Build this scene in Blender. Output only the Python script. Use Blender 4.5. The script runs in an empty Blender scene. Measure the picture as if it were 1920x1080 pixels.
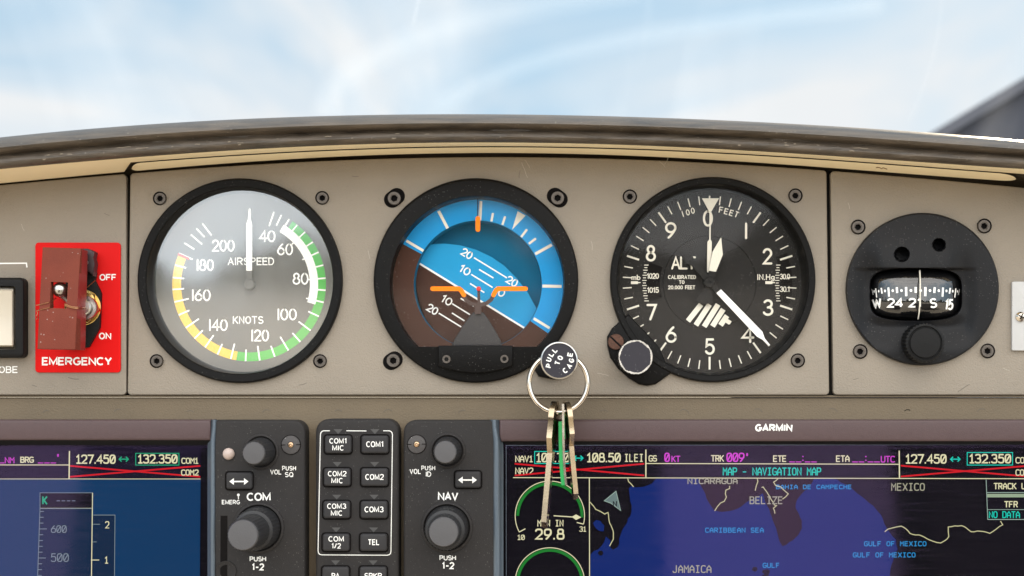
import bpy, math, random
import numpy as np
from mathutils import Vector, Matrix
from mathutils.geometry import tessellate_polygon

random.seed(7)
scene = bpy.context.scene
COL = scene.collection
R = math.radians

# ------------------------------------------------------------------ camera
S = 0.00022                 # metres on the panel plane per photo pixel (photo is 1920 wide)
D = 0.60                    # camera to panel plane
VPX, VPY = 1020.0, 735.0    # where the optical axis meets the panel (shifted lens)
CX, CZ = (VPX - 960) * S, (540 - VPY) * S
WIDE = 1920 * S
cam = bpy.data.cameras.new('camera')
cam.sensor_width = 36.0
cam.lens = 36.0 * D / WIDE
cam.shift_x = -CX / WIDE
cam.shift_y = -CZ / WIDE
cam.clip_start = 0.01
cam.clip_end = 6000.0
cam.dof.use_dof = True
cam.dof.focus_distance = D - 0.002
cam.dof.aperture_fstop = 15.0
camo = bpy.data.objects.new('camera', cam)
COL.objects.link(camo)
camo.location = (CX, -D, CZ)
camo.rotation_euler = (R(90), 0, 0)
scene.camera = camo

# ------------------------------------------------------------------ daylight
SUN_EL, SUN_AZ = 17.0, 20.0          # azimuth clockwise from +Y (straight ahead)
world = bpy.data.worlds.new('World')
scene.world = world
world.use_nodes = True
nt = world.node_tree
nt.nodes.clear()
wo = nt.nodes.new('ShaderNodeOutputWorld')
sky = nt.nodes.new('ShaderNodeTexSky')
sky.sky_type = 'NISHITA'
sky.sun_disc = False
sky.sun_elevation = R(SUN_EL)
sky.sun_rotation = R(SUN_AZ)
sky.dust_density = 0.3
bg = nt.nodes.new('ShaderNodeBackground')
bg.inputs['Strength'].default_value = 0.055
nt.links.new(sky.outputs[0], bg.inputs[0])
cloud = nt.nodes.new('ShaderNodeBackground')
# an unseen bright cloud bank, added high behind the camera to light the panel
dt = nt.nodes.new('ShaderNodeVectorMath'); dt.operation = 'DOT_PRODUCT'
dt.inputs[1].default_value = Vector((0.15, -0.72, 0.68)).normalized()
bk = nt.nodes.new('ShaderNodeMapRange')
bk.interpolation_type = 'SMOOTHSTEP'
bk.inputs[1].default_value = 0.05; bk.inputs[2].default_value = 0.95
bk.inputs[3].default_value = 0.565; bk.inputs[4].default_value = 2.3
nt.links.new(dt.outputs['Value'], bk.inputs[0])
nt.links.new(bk.outputs[0], cloud.inputs[1])
geo = nt.nodes.new('ShaderNodeTexCoord')
nt.links.new(geo.outputs['Generated'], dt.inputs[0])
mp = nt.nodes.new('ShaderNodeMapping')
mp.inputs['Scale'].default_value = (3.0, 3.0, 6.5)
mp.inputs['Location'].default_value = (4.1, 1.4, 0.7)
mp.inputs['Rotation'].default_value = (0, R(-16), 0)
nt.links.new(geo.outputs['Generated'], mp.inputs[0])
n1 = nt.nodes.new('ShaderNodeTexNoise')
n1.inputs['Scale'].default_value = 1.0
n1.inputs['Detail'].default_value = 4
n1.inputs['Roughness'].default_value = 0.55
n1.inputs['Distortion'].default_value = 0.5
nt.links.new(mp.outputs[0], n1.inputs['Vector'])
rp = nt.nodes.new('ShaderNodeValToRGB')
rp.color_ramp.interpolation = 'EASE'
rp.color_ramp.elements[0].position = 0.33
rp.color_ramp.elements[0].color = (0.75, 0.75, 0.75, 1)
rp.color_ramp.elements[1].position = 0.62
rp.color_ramp.elements[1].color = (1, 1, 1, 1)
nt.links.new(n1.outputs[0], rp.inputs[0])
mxs = nt.nodes.new('ShaderNodeMixShader')
rc = nt.nodes.new('ShaderNodeValToRGB')          # thin veil is bluish, thick cloud is white
rc.color_ramp.elements[0].position = 0.42; rc.color_ramp.elements[0].color = (0.56, 0.79, 0.99, 1)
rc.color_ramp.elements[1].position = 0.61; rc.color_ramp.elements[1].color = (0.97, 0.985, 1.0, 1)
nt.links.new(n1.outputs[0], rc.inputs[0])
# the added bank is tinted warm so that its light warms the panel
wf = nt.nodes.new('ShaderNodeMapRange'); wf.interpolation_type = 'SMOOTHSTEP'
wf.inputs[1].default_value = 0.5; wf.inputs[2].default_value = 0.97
nt.links.new(dt.outputs['Value'], wf.inputs[0])
wm = nt.nodes.new('ShaderNodeMix'); wm.data_type = 'RGBA'
nt.links.new(wf.outputs[0], wm.inputs[0]); nt.links.new(rc.outputs[0], wm.inputs[6])
wm.inputs[7].default_value = (1.0, 0.965, 0.915, 1)
nt.links.new(wm.outputs[2], cloud.inputs[0])
nt.links.new(rp.outputs[0], mxs.inputs[0])
nt.links.new(bg.outputs[0], mxs.inputs[1])
nt.links.new(cloud.outputs[0], mxs.inputs[2])
nt.links.new(mxs.outputs[0], wo.inputs[0])

sun = bpy.data.lights.new('sun', 'SUN')
sun.energy = 3.2
sun.angle = R(0.5)
sun.color = (1.0, 0.80, 0.54)
suno = bpy.data.objects.new('sun', sun)
COL.objects.link(suno)
sdir = Vector((math.sin(R(SUN_AZ)) * math.cos(R(SUN_EL)), math.cos(R(SUN_AZ)) * math.cos(R(SUN_EL)), math.sin(R(SUN_EL))))
suno.rotation_euler = (-sdir).to_track_quat('-Z', 'Y').to_euler()

vs = scene.view_settings
vs.view_transform = 'Standard'
vs.look = 'None'
EXPOSURE = 0.70
vs.exposure = EXPOSURE
vs.gamma = 1.0
vs.use_curve_mapping = False
scene.render.film_transparent = False
scene.cycles.max_bounces = 10
scene.cycles.transparent_max_bounces = 16

# ------------------------------------------------------------------ placing
def P(px, py, d=0.0):
    """A point d millimetres in front of the panel, seen at photo pixel (px, py)."""
    k = (D - d * 0.001) / D
    return Vector((CX + ((px - 960) * S - CX) * k, -d * 0.001, CZ + ((540 - py) * S - CZ) * k))

def K(d):
    return S * (D - d * 0.001) / D

# ------------------------------------------------------------------ materials
def srgb(r, g, b):
    f = lambda c: (c / 255 / 12.92) if c <= 10 else ((c / 255 + 0.055) / 1.055) ** 2.4
    return (f(r), f(g), f(b), 1.0)

def mat(name, col, rough=0.5, metal=0.0, spec=0.5, bump=0.0, bscale=3000.0, var=0.0, vscale=60.0, dust=0.0, dscale=900.0, coat=0.0, aniso=None, dustcol=(0.55, 0.53, 0.5, 1)):
    m = bpy.data.materials.new(name)
    m.use_nodes = True
    t = m.node_tree
    b = t.nodes['Principled BSDF']
    if len(col) == 3: col = (*col, 1.0)
    b.inputs['Base Color'].default_value = col
    b.inputs['Roughness'].default_value = rough
    b.inputs['Metallic'].default_value = metal
    b.inputs['Specular IOR Level'].default_value = spec
    b.inputs['Coat Weight'].default_value = coat
    tc = t.nodes.new('ShaderNodeTexCoord')
    mpn = t.nodes.new('ShaderNodeMapping')
    t.links.new(tc.outputs['Object'], mpn.inputs[0])
    if aniso: mpn.inputs['Scale'].default_value = aniso
    src = None
    if var > 0:
        n = t.nodes.new('ShaderNodeTexNoise')
        n.inputs['Scale'].default_value = vscale
        n.inputs['Detail'].default_value = 5
        t.links.new(mpn.outputs[0], n.inputs['Vector'])
        mr = t.nodes.new('ShaderNodeMapRange')
        mr.inputs[1].default_value = 0.25; mr.inputs[2].default_value = 0.75
        mr.inputs[3].default_value = 1 - var; mr.inputs[4].default_value = 1 + var
        t.links.new(n.outputs[0], mr.inputs[0])
        mm = t.nodes.new('ShaderNodeVectorMath'); mm.operation = 'SCALE'
        mm.inputs[0].default_value = col[:3]
        t.links.new(mr.outputs[0], mm.inputs['Scale'])
        src = mm.outputs[0]
        mr2 = t.nodes.new('ShaderNodeMapRange')
        mr2.inputs[1].default_value = 0.25; mr2.inputs[2].default_value = 0.75
        mr2.inputs[3].default_value = max(0.03, rough - 0.08); mr2.inputs[4].default_value = min(1, rough + 0.08)
        t.links.new(n.outputs[0], mr2.inputs[0])
        t.links.new(mr2.outputs[0], b.inputs['Roughness'])
    if dust > 0:
        v = t.nodes.new('ShaderNodeTexVoronoi')
        v.inputs['Scale'].default_value = dscale
        t.links.new(tc.outputs['Object'], v.inputs['Vector'])
        nn = t.nodes.new('ShaderNodeTexNoise'); nn.inputs['Scale'].default_value = 90
        t.links.new(tc.outputs['Object'], nn.inputs['Vector'])
        sp = t.nodes.new('ShaderNodeSeparateColor')
        t.links.new(v.outputs['Color'], sp.inputs[0])
        # a cell carries a speck only where its random value is low, and then only near its middle
        a = t.nodes.new('ShaderNodeMath'); a.operation = 'LESS_THAN'; a.inputs[1].default_value = 0.14
        t.links.new(sp.outputs[0], a.inputs[0])
        ml = t.nodes.new('ShaderNodeMath'); ml.operation = 'MULTIPLY'; ml.inputs[1].default_value = 0.42
        t.links.new(nn.outputs[0], ml.inputs[0])
        lt = t.nodes.new('ShaderNodeMath'); lt.operation = 'LESS_THAN'
        t.links.new(v.outputs['Distance'], lt.inputs[0]); t.links.new(ml.outputs[0], lt.inputs[1])
        mu = t.nodes.new('ShaderNodeMath'); mu.operation = 'MULTIPLY'
        t.links.new(a.outputs[0], mu.inputs[0]); t.links.new(lt.outputs[0], mu.inputs[1])
        mu2 = t.nodes.new('ShaderNodeMath'); mu2.operation = 'MULTIPLY'; mu2.inputs[1].default_value = dust
        t.links.new(mu.outputs[0], mu2.inputs[0])
        mx = t.nodes.new('ShaderNodeMix'); mx.data_type = 'RGBA'
        t.links.new(mu2.outputs[0], mx.inputs[0])
        if src: t.links.new(src, mx.inputs[6])
        else: mx.inputs[6].default_value = col
        mx.inputs[7].default_value = dustcol
        src = mx.outputs[2]
    if src: t.links.new(src, b.inputs['Base Color'])
    if bump > 0:
        n2 = t.nodes.new('ShaderNodeTexNoise')
        n2.inputs['Scale'].default_value = bscale
        n2.inputs['Detail'].default_value = 3
        t.links.new(mpn.outputs[0], n2.inputs['Vector'])
        bn = t.nodes.new('ShaderNodeBump')
        bn.inputs['Strength'].default_value = bump
        bn.inputs['Distance'].default_value = 0.0003
        t.links.new(n2.outputs[0], bn.inputs['Height'])
        t.links.new(bn.outputs[0], b.inputs['Normal'])
    return m

def emit(name, col, strength=1.0, pattern=0.0):
    """A lit area of a display: it gives off its own light."""
    m = bpy.data.materials.new(name)
    m.use_nodes = True
    b = m.node_tree.nodes['Principled BSDF']
    b.inputs['Base Color'].default_value = (0.004, 0.004, 0.005, 1)
    b.inputs['Specular IOR Level'].default_value = 0.0
    b.inputs['Roughness'].default_value = 0.9
    b.inputs['Emission Color'].default_value = col if len(col) == 4 else (*col, 1)
    b.inputs['Emission Strength'].default_value = strength
    return m

def glass(name, refl, tint=(1, 1, 1, 1), rough=0.0, smear=0.0, film=0.0, aniso=(1, 1, 1), sscale=40, trans=(1, 1, 1, 1)):
    """Coated instrument glass: mostly see-through, with a mirror reflection; smear roughens it unevenly, film is greasy haze."""
    m = bpy.data.materials.new(name)
    m.use_nodes = True
    t = m.node_tree
    t.nodes.clear()
    out = t.nodes.new('ShaderNodeOutputMaterial')
    tr = t.nodes.new('ShaderNodeBsdfTransparent'); tr.inputs[0].default_value = trans
    gl = t.nodes.new('ShaderNodeBsdfGlossy'); gl.inputs['Color'].default_value = tint; gl.inputs['Roughness'].default_value = rough
    gl.inputs['Color'].default_value = (tint[0] * refl, tint[1] * refl, tint[2] * refl, 1)
    mx = t.nodes.new('ShaderNodeAddShader')
    t.links.new(tr.outputs[0], mx.inputs[0]); t.links.new(gl.outputs[0], mx.inputs[1])
    last = mx.outputs[0]
    tc = t.nodes.new('ShaderNodeTexCoord')
    if smear > 0:
        mpn = t.nodes.new('ShaderNodeMapping'); mpn.inputs['Scale'].default_value = aniso
        mpn.inputs['Rotation'].default_value = (0, R(12), 0)
        t.links.new(tc.outputs['Object'], mpn.inputs[0])
        n = t.nodes.new('ShaderNodeTexNoise'); n.inputs['Scale'].default_value = sscale; n.inputs['Detail'].default_value = 6
        t.links.new(mpn.outputs[0], n.inputs['Vector'])
        mr = t.nodes.new('ShaderNodeMapRange')
        mr.inputs[1].default_value = 0.35; mr.inputs[2].default_value = 0.7
        mr.inputs[3].default_value = rough; mr.inputs[4].default_value = rough + smear
        t.links.new(n.outputs[0], mr.inputs[0]); t.links.new(mr.outputs[0], gl.inputs['Roughness'])
        if film > 0:
            df = t.nodes.new('ShaderNodeBsdfDiffuse'); df.inputs[0].default_value = (0.8, 0.78, 0.8, 1)
            mf = t.nodes.new('ShaderNodeMapRange')
            mf.inputs[1].default_value = 0.4; mf.inputs[2].default_value = 0.8
            mf.inputs[3].default_value = 0.0; mf.inputs[4].default_value = film
            t.links.new(n.outputs[0], mf.inputs[0])
            m2 = t.nodes.new('ShaderNodeMixShader')
            t.links.new(mf.outputs[0], m2.inputs[0]); t.links.new(last, m2.inputs[1]); t.links.new(df.outputs[0], m2.inputs[2])
            last = m2.outputs[0]
    t.links.new(last, out.inputs[0])
    return m

M = {}
M['panel'] = mat('panel_paint', (0.268, 0.232, 0.189), 0.52, spec=0.3, bump=0.8, bscale=1700, var=0.06, vscale=40)
M['ledge'] = mat('ledge_paint', (0.155, 0.121, 0.081), 0.55, spec=0.2, bump=0.8, bscale=1700, var=0.07, vscale=60)
M['cream'] = mat('cream_paint', (0.90, 0.77, 0.52), 0.42, spec=0.4, var=0.03, vscale=40)
M['leather'] = mat('worn_leather', (0.066, 0.050, 0.035), 0.45, spec=0.6, bump=1.0, bscale=700, var=0.6, vscale=150, aniso=(0.45, 1, 4), dust=0.3, dscale=700, dustcol=(0.28, 0.24, 0.19, 1))
M['gap'] = mat('dark_gap', (0.012, 0.011, 0.01), 0.8, spec=0.1)
M['gasket'] = mat('dark_gasket', (0.03, 0.022, 0.014), 0.6, spec=0.2)
M['bezel'] = mat('black_bezel', (0.0065, 0.0062, 0.0062), 0.38, spec=0.1, bump=0.25, bscale=2500, dust=0.16, dscale=1700)
M['black'] = mat('black_plastic', (0.010, 0.010, 0.0105), 0.5, spec=0.15, bump=0.3, bscale=2500)
M['dial'] = mat('dial_black', (0.017, 0.0155, 0.015), 0.6, spec=0.12, dust=0.22, dscale=1500)
M['dialgrey'] = mat('dial_grey', (0.125, 0.121, 0.117), 0.65, spec=0.2)
M['subdial'] = mat('subdial_black', (0.012, 0.011, 0.0105), 0.6, spec=0.2, dust=0.22, dscale=1500)
M['white'] = mat('white_print', (0.88, 0.87, 0.84), 0.6, spec=0.2)
M['ivory'] = mat('ivory_print', (0.74, 0.70, 0.60), 0.6, spec=0.3)
M['green'] = mat('green_band', (0.07, 0.42, 0.07), 0.6, spec=0.2)
M['yellow'] = mat('yellow_band', (0.85, 0.52, 0.07), 0.6, spec=0.2)
M['redline'] = mat('red_band', (0.7, 0.07, 0.05), 0.6, spec=0.2)
M['skyblue'] = mat('sky_blue_print', (0.018, 0.27, 0.60), 0.6, spec=0.05, var=0.03, vscale=200)
M['paleblue'] = mat('pale_blue_print', (0.025, 0.31, 0.60), 0.6, spec=0.05, var=0.03, vscale=200)
M['shadeblue'] = mat('shaded_blue_drum', (0.010, 0.15, 0.28), 0.6, spec=0.05, var=0.1, vscale=60)  # shadow inside the bank ring put into this darker blue
M['earth'] = mat('earth_brown_print', (0.062, 0.028, 0.020), 0.6, spec=0.08, var=0.05, vscale=150, dust=0.25, dscale=1300)
M['orange'] = mat('orange_paint', (0.95, 0.22, 0.005), 0.5, spec=0.1)
M['reddot'] = mat('red_paint_dot', (0.85, 0.03, 0.02), 0.5)
M['symbolbrown'] = mat('symbol_brown', (0.06, 0.035, 0.03), 0.5, spec=0.3)
M['pedestal'] = mat('pedestal_grey', (0.035, 0.032, 0.033), 0.6, spec=0.3, dust=0.22, dscale=1500)
M['screw'] = mat('black_oxide_steel', (0.105, 0.09, 0.078), 0.4, metal=0.5, spec=0.5, bump=0.2, bscale=3000, dust=0.25, dscale=1500)
M['hole'] = mat('black_hole', (0.006, 0.005, 0.005), 0.8, spec=0.1)
M['rust'] = mat('rusty_screw', (0.10, 0.045, 0.028), 0.6, metal=0.4, bump=0.4, bscale=2000, var=0.4, vscale=900)
M['chrome'] = mat('nickel', (0.60, 0.54, 0.47), 0.16, metal=1.0, var=0.08, vscale=300)
M['steel'] = mat('brushed_steel', (0.55, 0.53, 0.50), 0.3, metal=1.0, var=0.1, vscale=300)
M['brass'] = mat('brass_key', (0.43, 0.345, 0.24), 0.24, metal=1.0, bump=0.05, bscale=1500, var=0.12, vscale=250)
M['gold'] = mat('gold_nut', (0.70, 0.50, 0.18), 0.28, metal=1.0, var=0.15, vscale=500)
M['greenplastic'] = mat('green_plastic', (0.01, 0.30, 0.07), 0.35, spec=0.5)
M['placardred'] = mat('placard_red', (0.64, 0.006, 0.006), 0.5, spec=0.12, bump=0.1, bscale=2500)
M['guard'] = mat('guard_redbrown', (0.165, 0.040, 0.026), 0.55, spec=0.1, bump=0.3, bscale=2200, var=0.12, vscale=90, dust=0.3, dscale=900)
M['guardside'] = mat('guard_red_side', (0.22, 0.022, 0.02), 0.45, spec=0.4)
M['copper'] = mat('copper_wire', (0.5, 0.27, 0.15), 0.35, metal=1.0)
M['rocker'] = mat('ivory_rocker', (0.56, 0.51, 0.42), 0.35, spec=0.4)
M['whiteplate'] = mat('white_plate', (0.50, 0.50, 0.50), 0.4, spec=0.4, var=0.02, vscale=200)
M['unit'] = mat('charcoal_unit', (0.031, 0.029, 0.029), 0.55, spec=0.1, bump=0.35, bscale=2400, var=0.06, vscale=500, dust=0.12, dscale=1500)
M['unitstrip'] = mat('grey_mauve_strip', (0.082, 0.054, 0.056), 0.45, spec=0.28, bump=0.3, bscale=2400, var=0.05, vscale=500)
M['rail'] = mat('steel_blue_rail', (0.11, 0.14, 0.175), 0.3, metal=0.5, spec=0.5, bump=0.25, bscale=2400)
M['button'] = mat('charcoal_button', (0.036, 0.035, 0.037), 0.5, spec=0.15, bump=0.25, bscale=2400)
M['knob'] = mat('charcoal_knob', (0.022, 0.022, 0.024), 0.45, spec=0.35, bump=0.2, bscale=2600)
M['knobcap'] = mat('charcoal_knob_cap', (0.082, 0.080, 0.084), 0.5, spec=0.35, bump=0.25, bscale=2600)
M['screenblack'] = mat('screen_black', (0.003, 0.003, 0.004), 0.3, spec=0.02)
M['legend'] = mat('legend_white', (0.82, 0.81, 0.78), 0.5)
M['sensor'] = mat('frosted_lens', (0.46, 0.37, 0.33), 0.3, spec=0.5)
M['faint'] = mat('unlit_legend', (0.058, 0.056, 0.055), 0.5)
M['emboss'] = mat('embossed_letter', (0.012, 0.012, 0.013), 0.6)
M['fastener'] = mat('fastener_plastic', (0.055, 0.05, 0.05), 0.45, bump=0.3, bscale=2000, dust=0.3, dscale=900)
M['knobdark'] = mat('dark_navy_cap', (0.026, 0.024, 0.032), 0.45, spec=0.25, dust=0.25, dscale=1200)
M['housing'] = mat('compass_housing', (0.0105, 0.0108, 0.0125), 0.42, spec=0.18, bump=0.3, bscale=2400, dust=0.16, dscale=1700)
M['bowl'] = mat('compass_bowl_black', (0.005, 0.005, 0.0055), 0.4, spec=0.1)

# ------------------------------------------------------------------ mesh building
class MB:
    def __init__(self):
        self.v = []; self.f = []; self.lay = 0
    def add(self, verts, faces):
        n = len(self.v)
        self.v += [Vector(a) for a in verts]
        self.f += [tuple(i + n for i in f) for f in faces]
    def step(self):
        self.lay = (self.lay + 1) % 9
        return self.lay * 0.008
    def face(self, pts, d):
        """Flat printed polygon; pts in pixels; d number or function of (px, py)."""
        g = d if callable(d) else (lambda x, y: d)
        e = self.step()
        if poly_area(pts) < 0: pts = pts[::-1]
        self.add([P(x, y, g(x, y) + e) for x, y in pts], [tuple(range(len(pts)))])
    def ribbon(self, pts, w, d, cap=True, closed=False):
        g = d if callable(d) else (lambda x, y: d)
        q = [np.array(p, float) for p in pts]
        r = [q[0]]
        for p in q[1:]:
            if np.hypot(*(p - r[-1])) > 1e-4: r.append(p)
        if closed and np.hypot(*(r[0] - r[-1])) < 1e-3: r.pop()
        if callable(d):
            rr = [r[0]]
            for p in r[1:]:
                m_ = max(1, int(np.hypot(*(p - rr[-1])) / 2.0)); s_ = rr[-1]
                rr += [s_ + (p - s_) * (k_ + 1) / m_ for k_ in range(m_)]
            r = rr
        n = len(r); h = w / 2; L = []; Rr = []
        if n < 2: return
        for i in range(n):
            a = r[(i - 1) % n] if (i > 0 or closed) else None
            b = r[(i + 1) % n] if (i < n - 1 or closed) else None
            t1 = (r[i] - a) / np.hypot(*(r[i] - a)) if a is not None else None
            t2 = (b - r[i]) / np.hypot(*(b - r[i])) if b is not None else None
            if t1 is None: t1 = t2
            if t2 is None: t2 = t1
            n1_ = np.array((-t1[1], t1[0])); n2_ = np.array((-t2[1], t2[0]))
            m = n1_ + n2_; lm = np.hypot(*m)
            if lm < 0.35: m = n1_; sc = 1.0
            else:
                m = m / lm; sc = min(1.0 / max(0.3, float(np.dot(m, n1_))), 2.0)
            L.append(r[i] + m * h * sc); Rr.append(r[i] - m * h * sc)
        e = self.step()
        if cap and not closed:
            def capf(c, t):
                a0 = math.atan2(t[1], t[0])
                return [c + h * np.array((math.cos(a0 + a), math.sin(a0 + a))) for a in np.linspace(math.pi / 2, -math.pi / 2, 7)[1:-1]]
            ts = (r[0] - r[1]); te = (r[-1] - r[-2])
            c0 = capf(r[0], ts); c1 = capf(r[-1], te)
        else: c0 = c1 = []
        V = [tuple(p) for p in L] + [tuple(p) for p in Rr]
        F = [(i, i + 1, n + i + 1, n + i) for i in range(n - 1)]
        if closed: F.append((n - 1, 0, n, 2 * n - 1))
        if c0:
            k = len(V); V += [tuple(p) for p in c0]
            F.append(tuple([n] + [k + j for j in range(len(c0))] + [0]))
            k = len(V); V += [tuple(p) for p in c1]
            F.append(tuple([n - 1] + [k + j for j in range(len(c1))] + [2 * n - 1]))
        FF = []
        for f in F:
            pts2 = [V[i] for i in f]
            FF.append(f if poly_area(pts2) > 0 else f[::-1])
        self.add([P(x, y, g(x, y) + e) for x, y in V], FF)
    def disc(self, c, r, d, n=48, ry=None):
        ry = ry or r
        self.face([(c[0] + r * math.cos(a), c[1] + ry * math.sin(a)) for a in np.linspace(0, 2 * math.pi, n, endpoint=False)], d)
    def sector(self, c, r0, r1, a0, a1, d, n=None):
        """Annulus sector, angles in degrees clockwise from the top."""
        n = n or max(2, int(abs(a1 - a0) / 3))
        an = [R(a) for a in np.linspace(a0, a1, n + 1)]
        o = [(c[0] + r1 * math.sin(a), c[1] - r1 * math.cos(a)) for a in an]
        i = [(c[0] + r0 * math.sin(a), c[1] - r0 * math.cos(a)) for a in an]
        e = self.step()
        V = [P(x, y, d + e) for x, y in o + i]
        self.add(V, [(j, n + 1 + j, n + 2 + j, j + 1) for j in range(n)])
    def prism(self, pts, d0, d1, bev=0.0, holes=(), seg=3):
        """Straight-sided solid, outline in pixels as seen at its front face (d1, number or function), back at d0."""
        g = d1 if callable(d1) else (lambda x, y: d1)
        if poly_area(pts) < 0: pts = pts[::-1]
        gm = np.mean([g(x, y) for x, y in pts])
        n = len(pts)
        rings = []
        if bev > 0:
            bp = bev * 0.001 / K(gm)
            for k in range(seg + 1):
                a = math.pi / 2 * k / seg
                ins = bp * (1 - math.sin(math.pi/2 - a)) if False else bp * (1 - math.cos(a))
                dep = bev * (1 - math.sin(a))
                rings.append([P(x, y, g(x, y) - dep) for x, y in inset(pts, ins)])
        else:
            rings.append([P(x, y, g(x, y)) for x, y in pts])
        base = [Vector((p.x, -d0 * 0.001, p.z)) for p in rings[0]]
        allr = [base] + rings
        V = [p for r in allr for p in r]
        F = []
        for k in range(len(allr) - 1):
            for i in range(n):
                j = (i + 1) % n
                F.append((k * n + i, k * n + j, (k + 1) * n + j, (k + 1) * n + i))
        top = (len(allr) - 1) * n
        if not holes:
            F.append(tuple(top + i for i in range(n)))
            self.add(V, F)
        else:
            fr = [Vector((p.x, p.z, 0)) for p in allr[-1]]
            loops = [fr]; hv = []
            for h in holes:
                if poly_area(h) > 0: h = h[::-1]
                hp = [P(x, y, g(x, y)) for x, y in h]
                hv.append(hp); loops.append([Vector((p.x, p.z, 0)) for p in hp])
            idx = list(range(top, top + n))
            for hp in hv:
                s0 = len(V); V += hp; idx += list(range(s0, s0 + len(hp)))
                b0 = len(V); V += [Vector((p.x, -d0 * 0.001, p.z)) for p in hp]
                m_ = len(hp)
                for i in range(m_):
                    j = (i + 1) % m_
                    F.append((s0 + i, b0 + i, b0 + j, s0 + j))
            for t in tessellate_polygon(loops):
                a, b, c = (V[idx[i]] for i in t)
                cr = (b.x - a.x) * (c.z - a.z) - (b.z - a.z) * (c.x - a.x)
                f = tuple(idx[i] for i in t)
                F.append(f if cr > 0 else f[::-1])
            self.add(V, F)
    def lathe(self, c, prof, n=64, dref=None, knurl=None, capf=True, off=(0, 0)):
        """Solid of revolution about the panel's normal; c = pixel centre seen at depth dref; prof = [(radius px, d mm)] from the back outwards to the front centre."""
        dref = prof[-1][1] if dref is None else dref
        o = P(c[0], c[1], dref); k = K(dref)
        V = []; F = []
        for ri, (r, d) in enumerate(prof):
            for i in range(n):
                a = 2 * math.pi * i / n
                rr = r
                if knurl and ri in knurl[0]: rr = r + (knurl[1] if (i // knurl[2]) % 2 else 0)
                V.append((o.x + rr * k * math.cos(a), -d * 0.001, o.z + rr * k * math.sin(a)))
        for q in range(len(prof) - 1):
            for i in range(n):
                j = (i + 1) % n
                F.append((q * n + i, q * n + j, (q + 1) * n + j, (q + 1) * n + i))
        if capf and prof[-1][0] > 0: F.append(tuple((len(prof) - 1) * n + i for i in range(n)))
        self.add(V, F)
    def tube(self, pts, r, n=8, closed=False):
        pts = [Vector(p) for p in pts]
        m = len(pts); V = []; F = []
        up = Vector((0.13, 0.97, 0.21)).normalized()
        rr = r if isinstance(r, (list, tuple)) else [r] * m
        for i in range(m):
            a = pts[(i - 1) % m] if (i or closed) else pts[0]
            b = pts[(i + 1) % m] if (i < m - 1 or closed) else pts[-1]
            t = (b - a).normalized()
            u = t.cross(up).normalized(); w = u.cross(t).normalized()
            for j in range(n):
                q = 2 * math.pi * j / n
                V.append(pts[i] + (u * math.cos(q) + w * math.sin(q)) * rr[i])
        for i in range(m if closed else m - 1):
            for j in range(n):
                k2 = (j + 1) % n; i2 = (i + 1) % m
                F.append((i * n + j, i * n + k2, i2 * n + k2, i2 * n + j))
        if not closed:
            F.append(tuple(range(n))); F.append(tuple((m - 1) * n + j for j in range(n))[::-1])
        self.add(V, F)
    def sphere(self, c, r, n=16, sq=(1, 1, 1)):
        V = []; F = []
        for i in range(n + 1):
            th = math.pi * i / n
            for j in range(2 * n):
                ph = math.pi * j / n
                V.append(c + Vector((r * sq[0] * math.sin(th) * math.cos(ph), r * sq[1] * math.sin(th) * math.sin(ph), r * sq[2] * math.cos(th))))
        for i in range(n):
            for j in range(2 * n):
                k2 = (j + 1) % (2 * n)
                F.append((i * 2 * n + j, (i + 1) * 2 * n + j, (i + 1) * 2 * n + k2, i * 2 * n + k2))
        self.add(V, F)

def poly_area(p):
    """Positive for an outline that runs counter-clockwise as seen (pixel y points down)."""
    a = 0
    for i in range(len(p)):
        x0, y0 = p[i]; x1, y1 = p[(i + 1) % len(p)]
        a += x0 * y1 - x1 * y0
    return -a / 2

def inset(p, b):
    if b <= 0: return p
    n = len(p); out = []
    for i in range(n):
        a = np.array(p[i - 1], float); c = np.array(p[i], float); e = np.array(p[(i + 1) % n], float)
        t1 = (c - a) / max(1e-9, np.hypot(*(c - a))); t2 = (e - c) / max(1e-9, np.hypot(*(e - c)))
        n1_ = np.array((t1[1], -t1[0])); n2_ = np.array((t2[1], -t2[0]))
        m = n1_ + n2_; l = np.hypot(*m)
        m = m / l if l > 1e-6 else n1_
        sc = min(2.0, 1 / max(0.3, float(np.dot(m, n1_))))
        out.append(tuple(c - (-m) * b * sc * 1.0))
    if abs(poly_area(out)) > abs(poly_area(p)):
        out = [tuple(2 * np.array(q) - np.array(o)) for q, o in zip(p, out)]
    return out

def rrect(x0, y0, x1, y1, r, n=6, corners=(1, 1, 1, 1)):
    """Rounded rectangle, corners: top-left, top-right, bottom-right, bottom-left."""
    out = []
    for (cx, cy, a0, on) in ((x0, y0, 180, corners[0]), (x1, y0, 270, corners[1]), (x1, y1, 0, corners[2]), (x0, y1, 90, corners[3])):
        rr = r * on
        if rr == 0: out.append((cx, cy)); continue
        ox = cx + rr if cx == x0 else cx - rr
        oy = cy + rr if cy == y0 else cy - rr
        for a in np.linspace(a0, a0 + 90, n + 1):
            out.append((ox + rr * math.cos(R(a)), oy + rr * math.sin(R(a))))
    return out

def circ(c, r, n=72):
    return [(c[0] + r * math.cos(a), c[1] + r * math.sin(a)) for a in np.linspace(0, 2 * math.pi, n, endpoint=False)]

def pol(c, r, a):
    """Point at radius r, a degrees clockwise from the top."""
    return (c[0] + r * math.sin(R(a)), c[1] - r * math.cos(R(a)))

def wpos(o):
    p = Vector((0, 0, 0))
    while o is not None:
        p += o.location; o = o.parent
    return p

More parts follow.
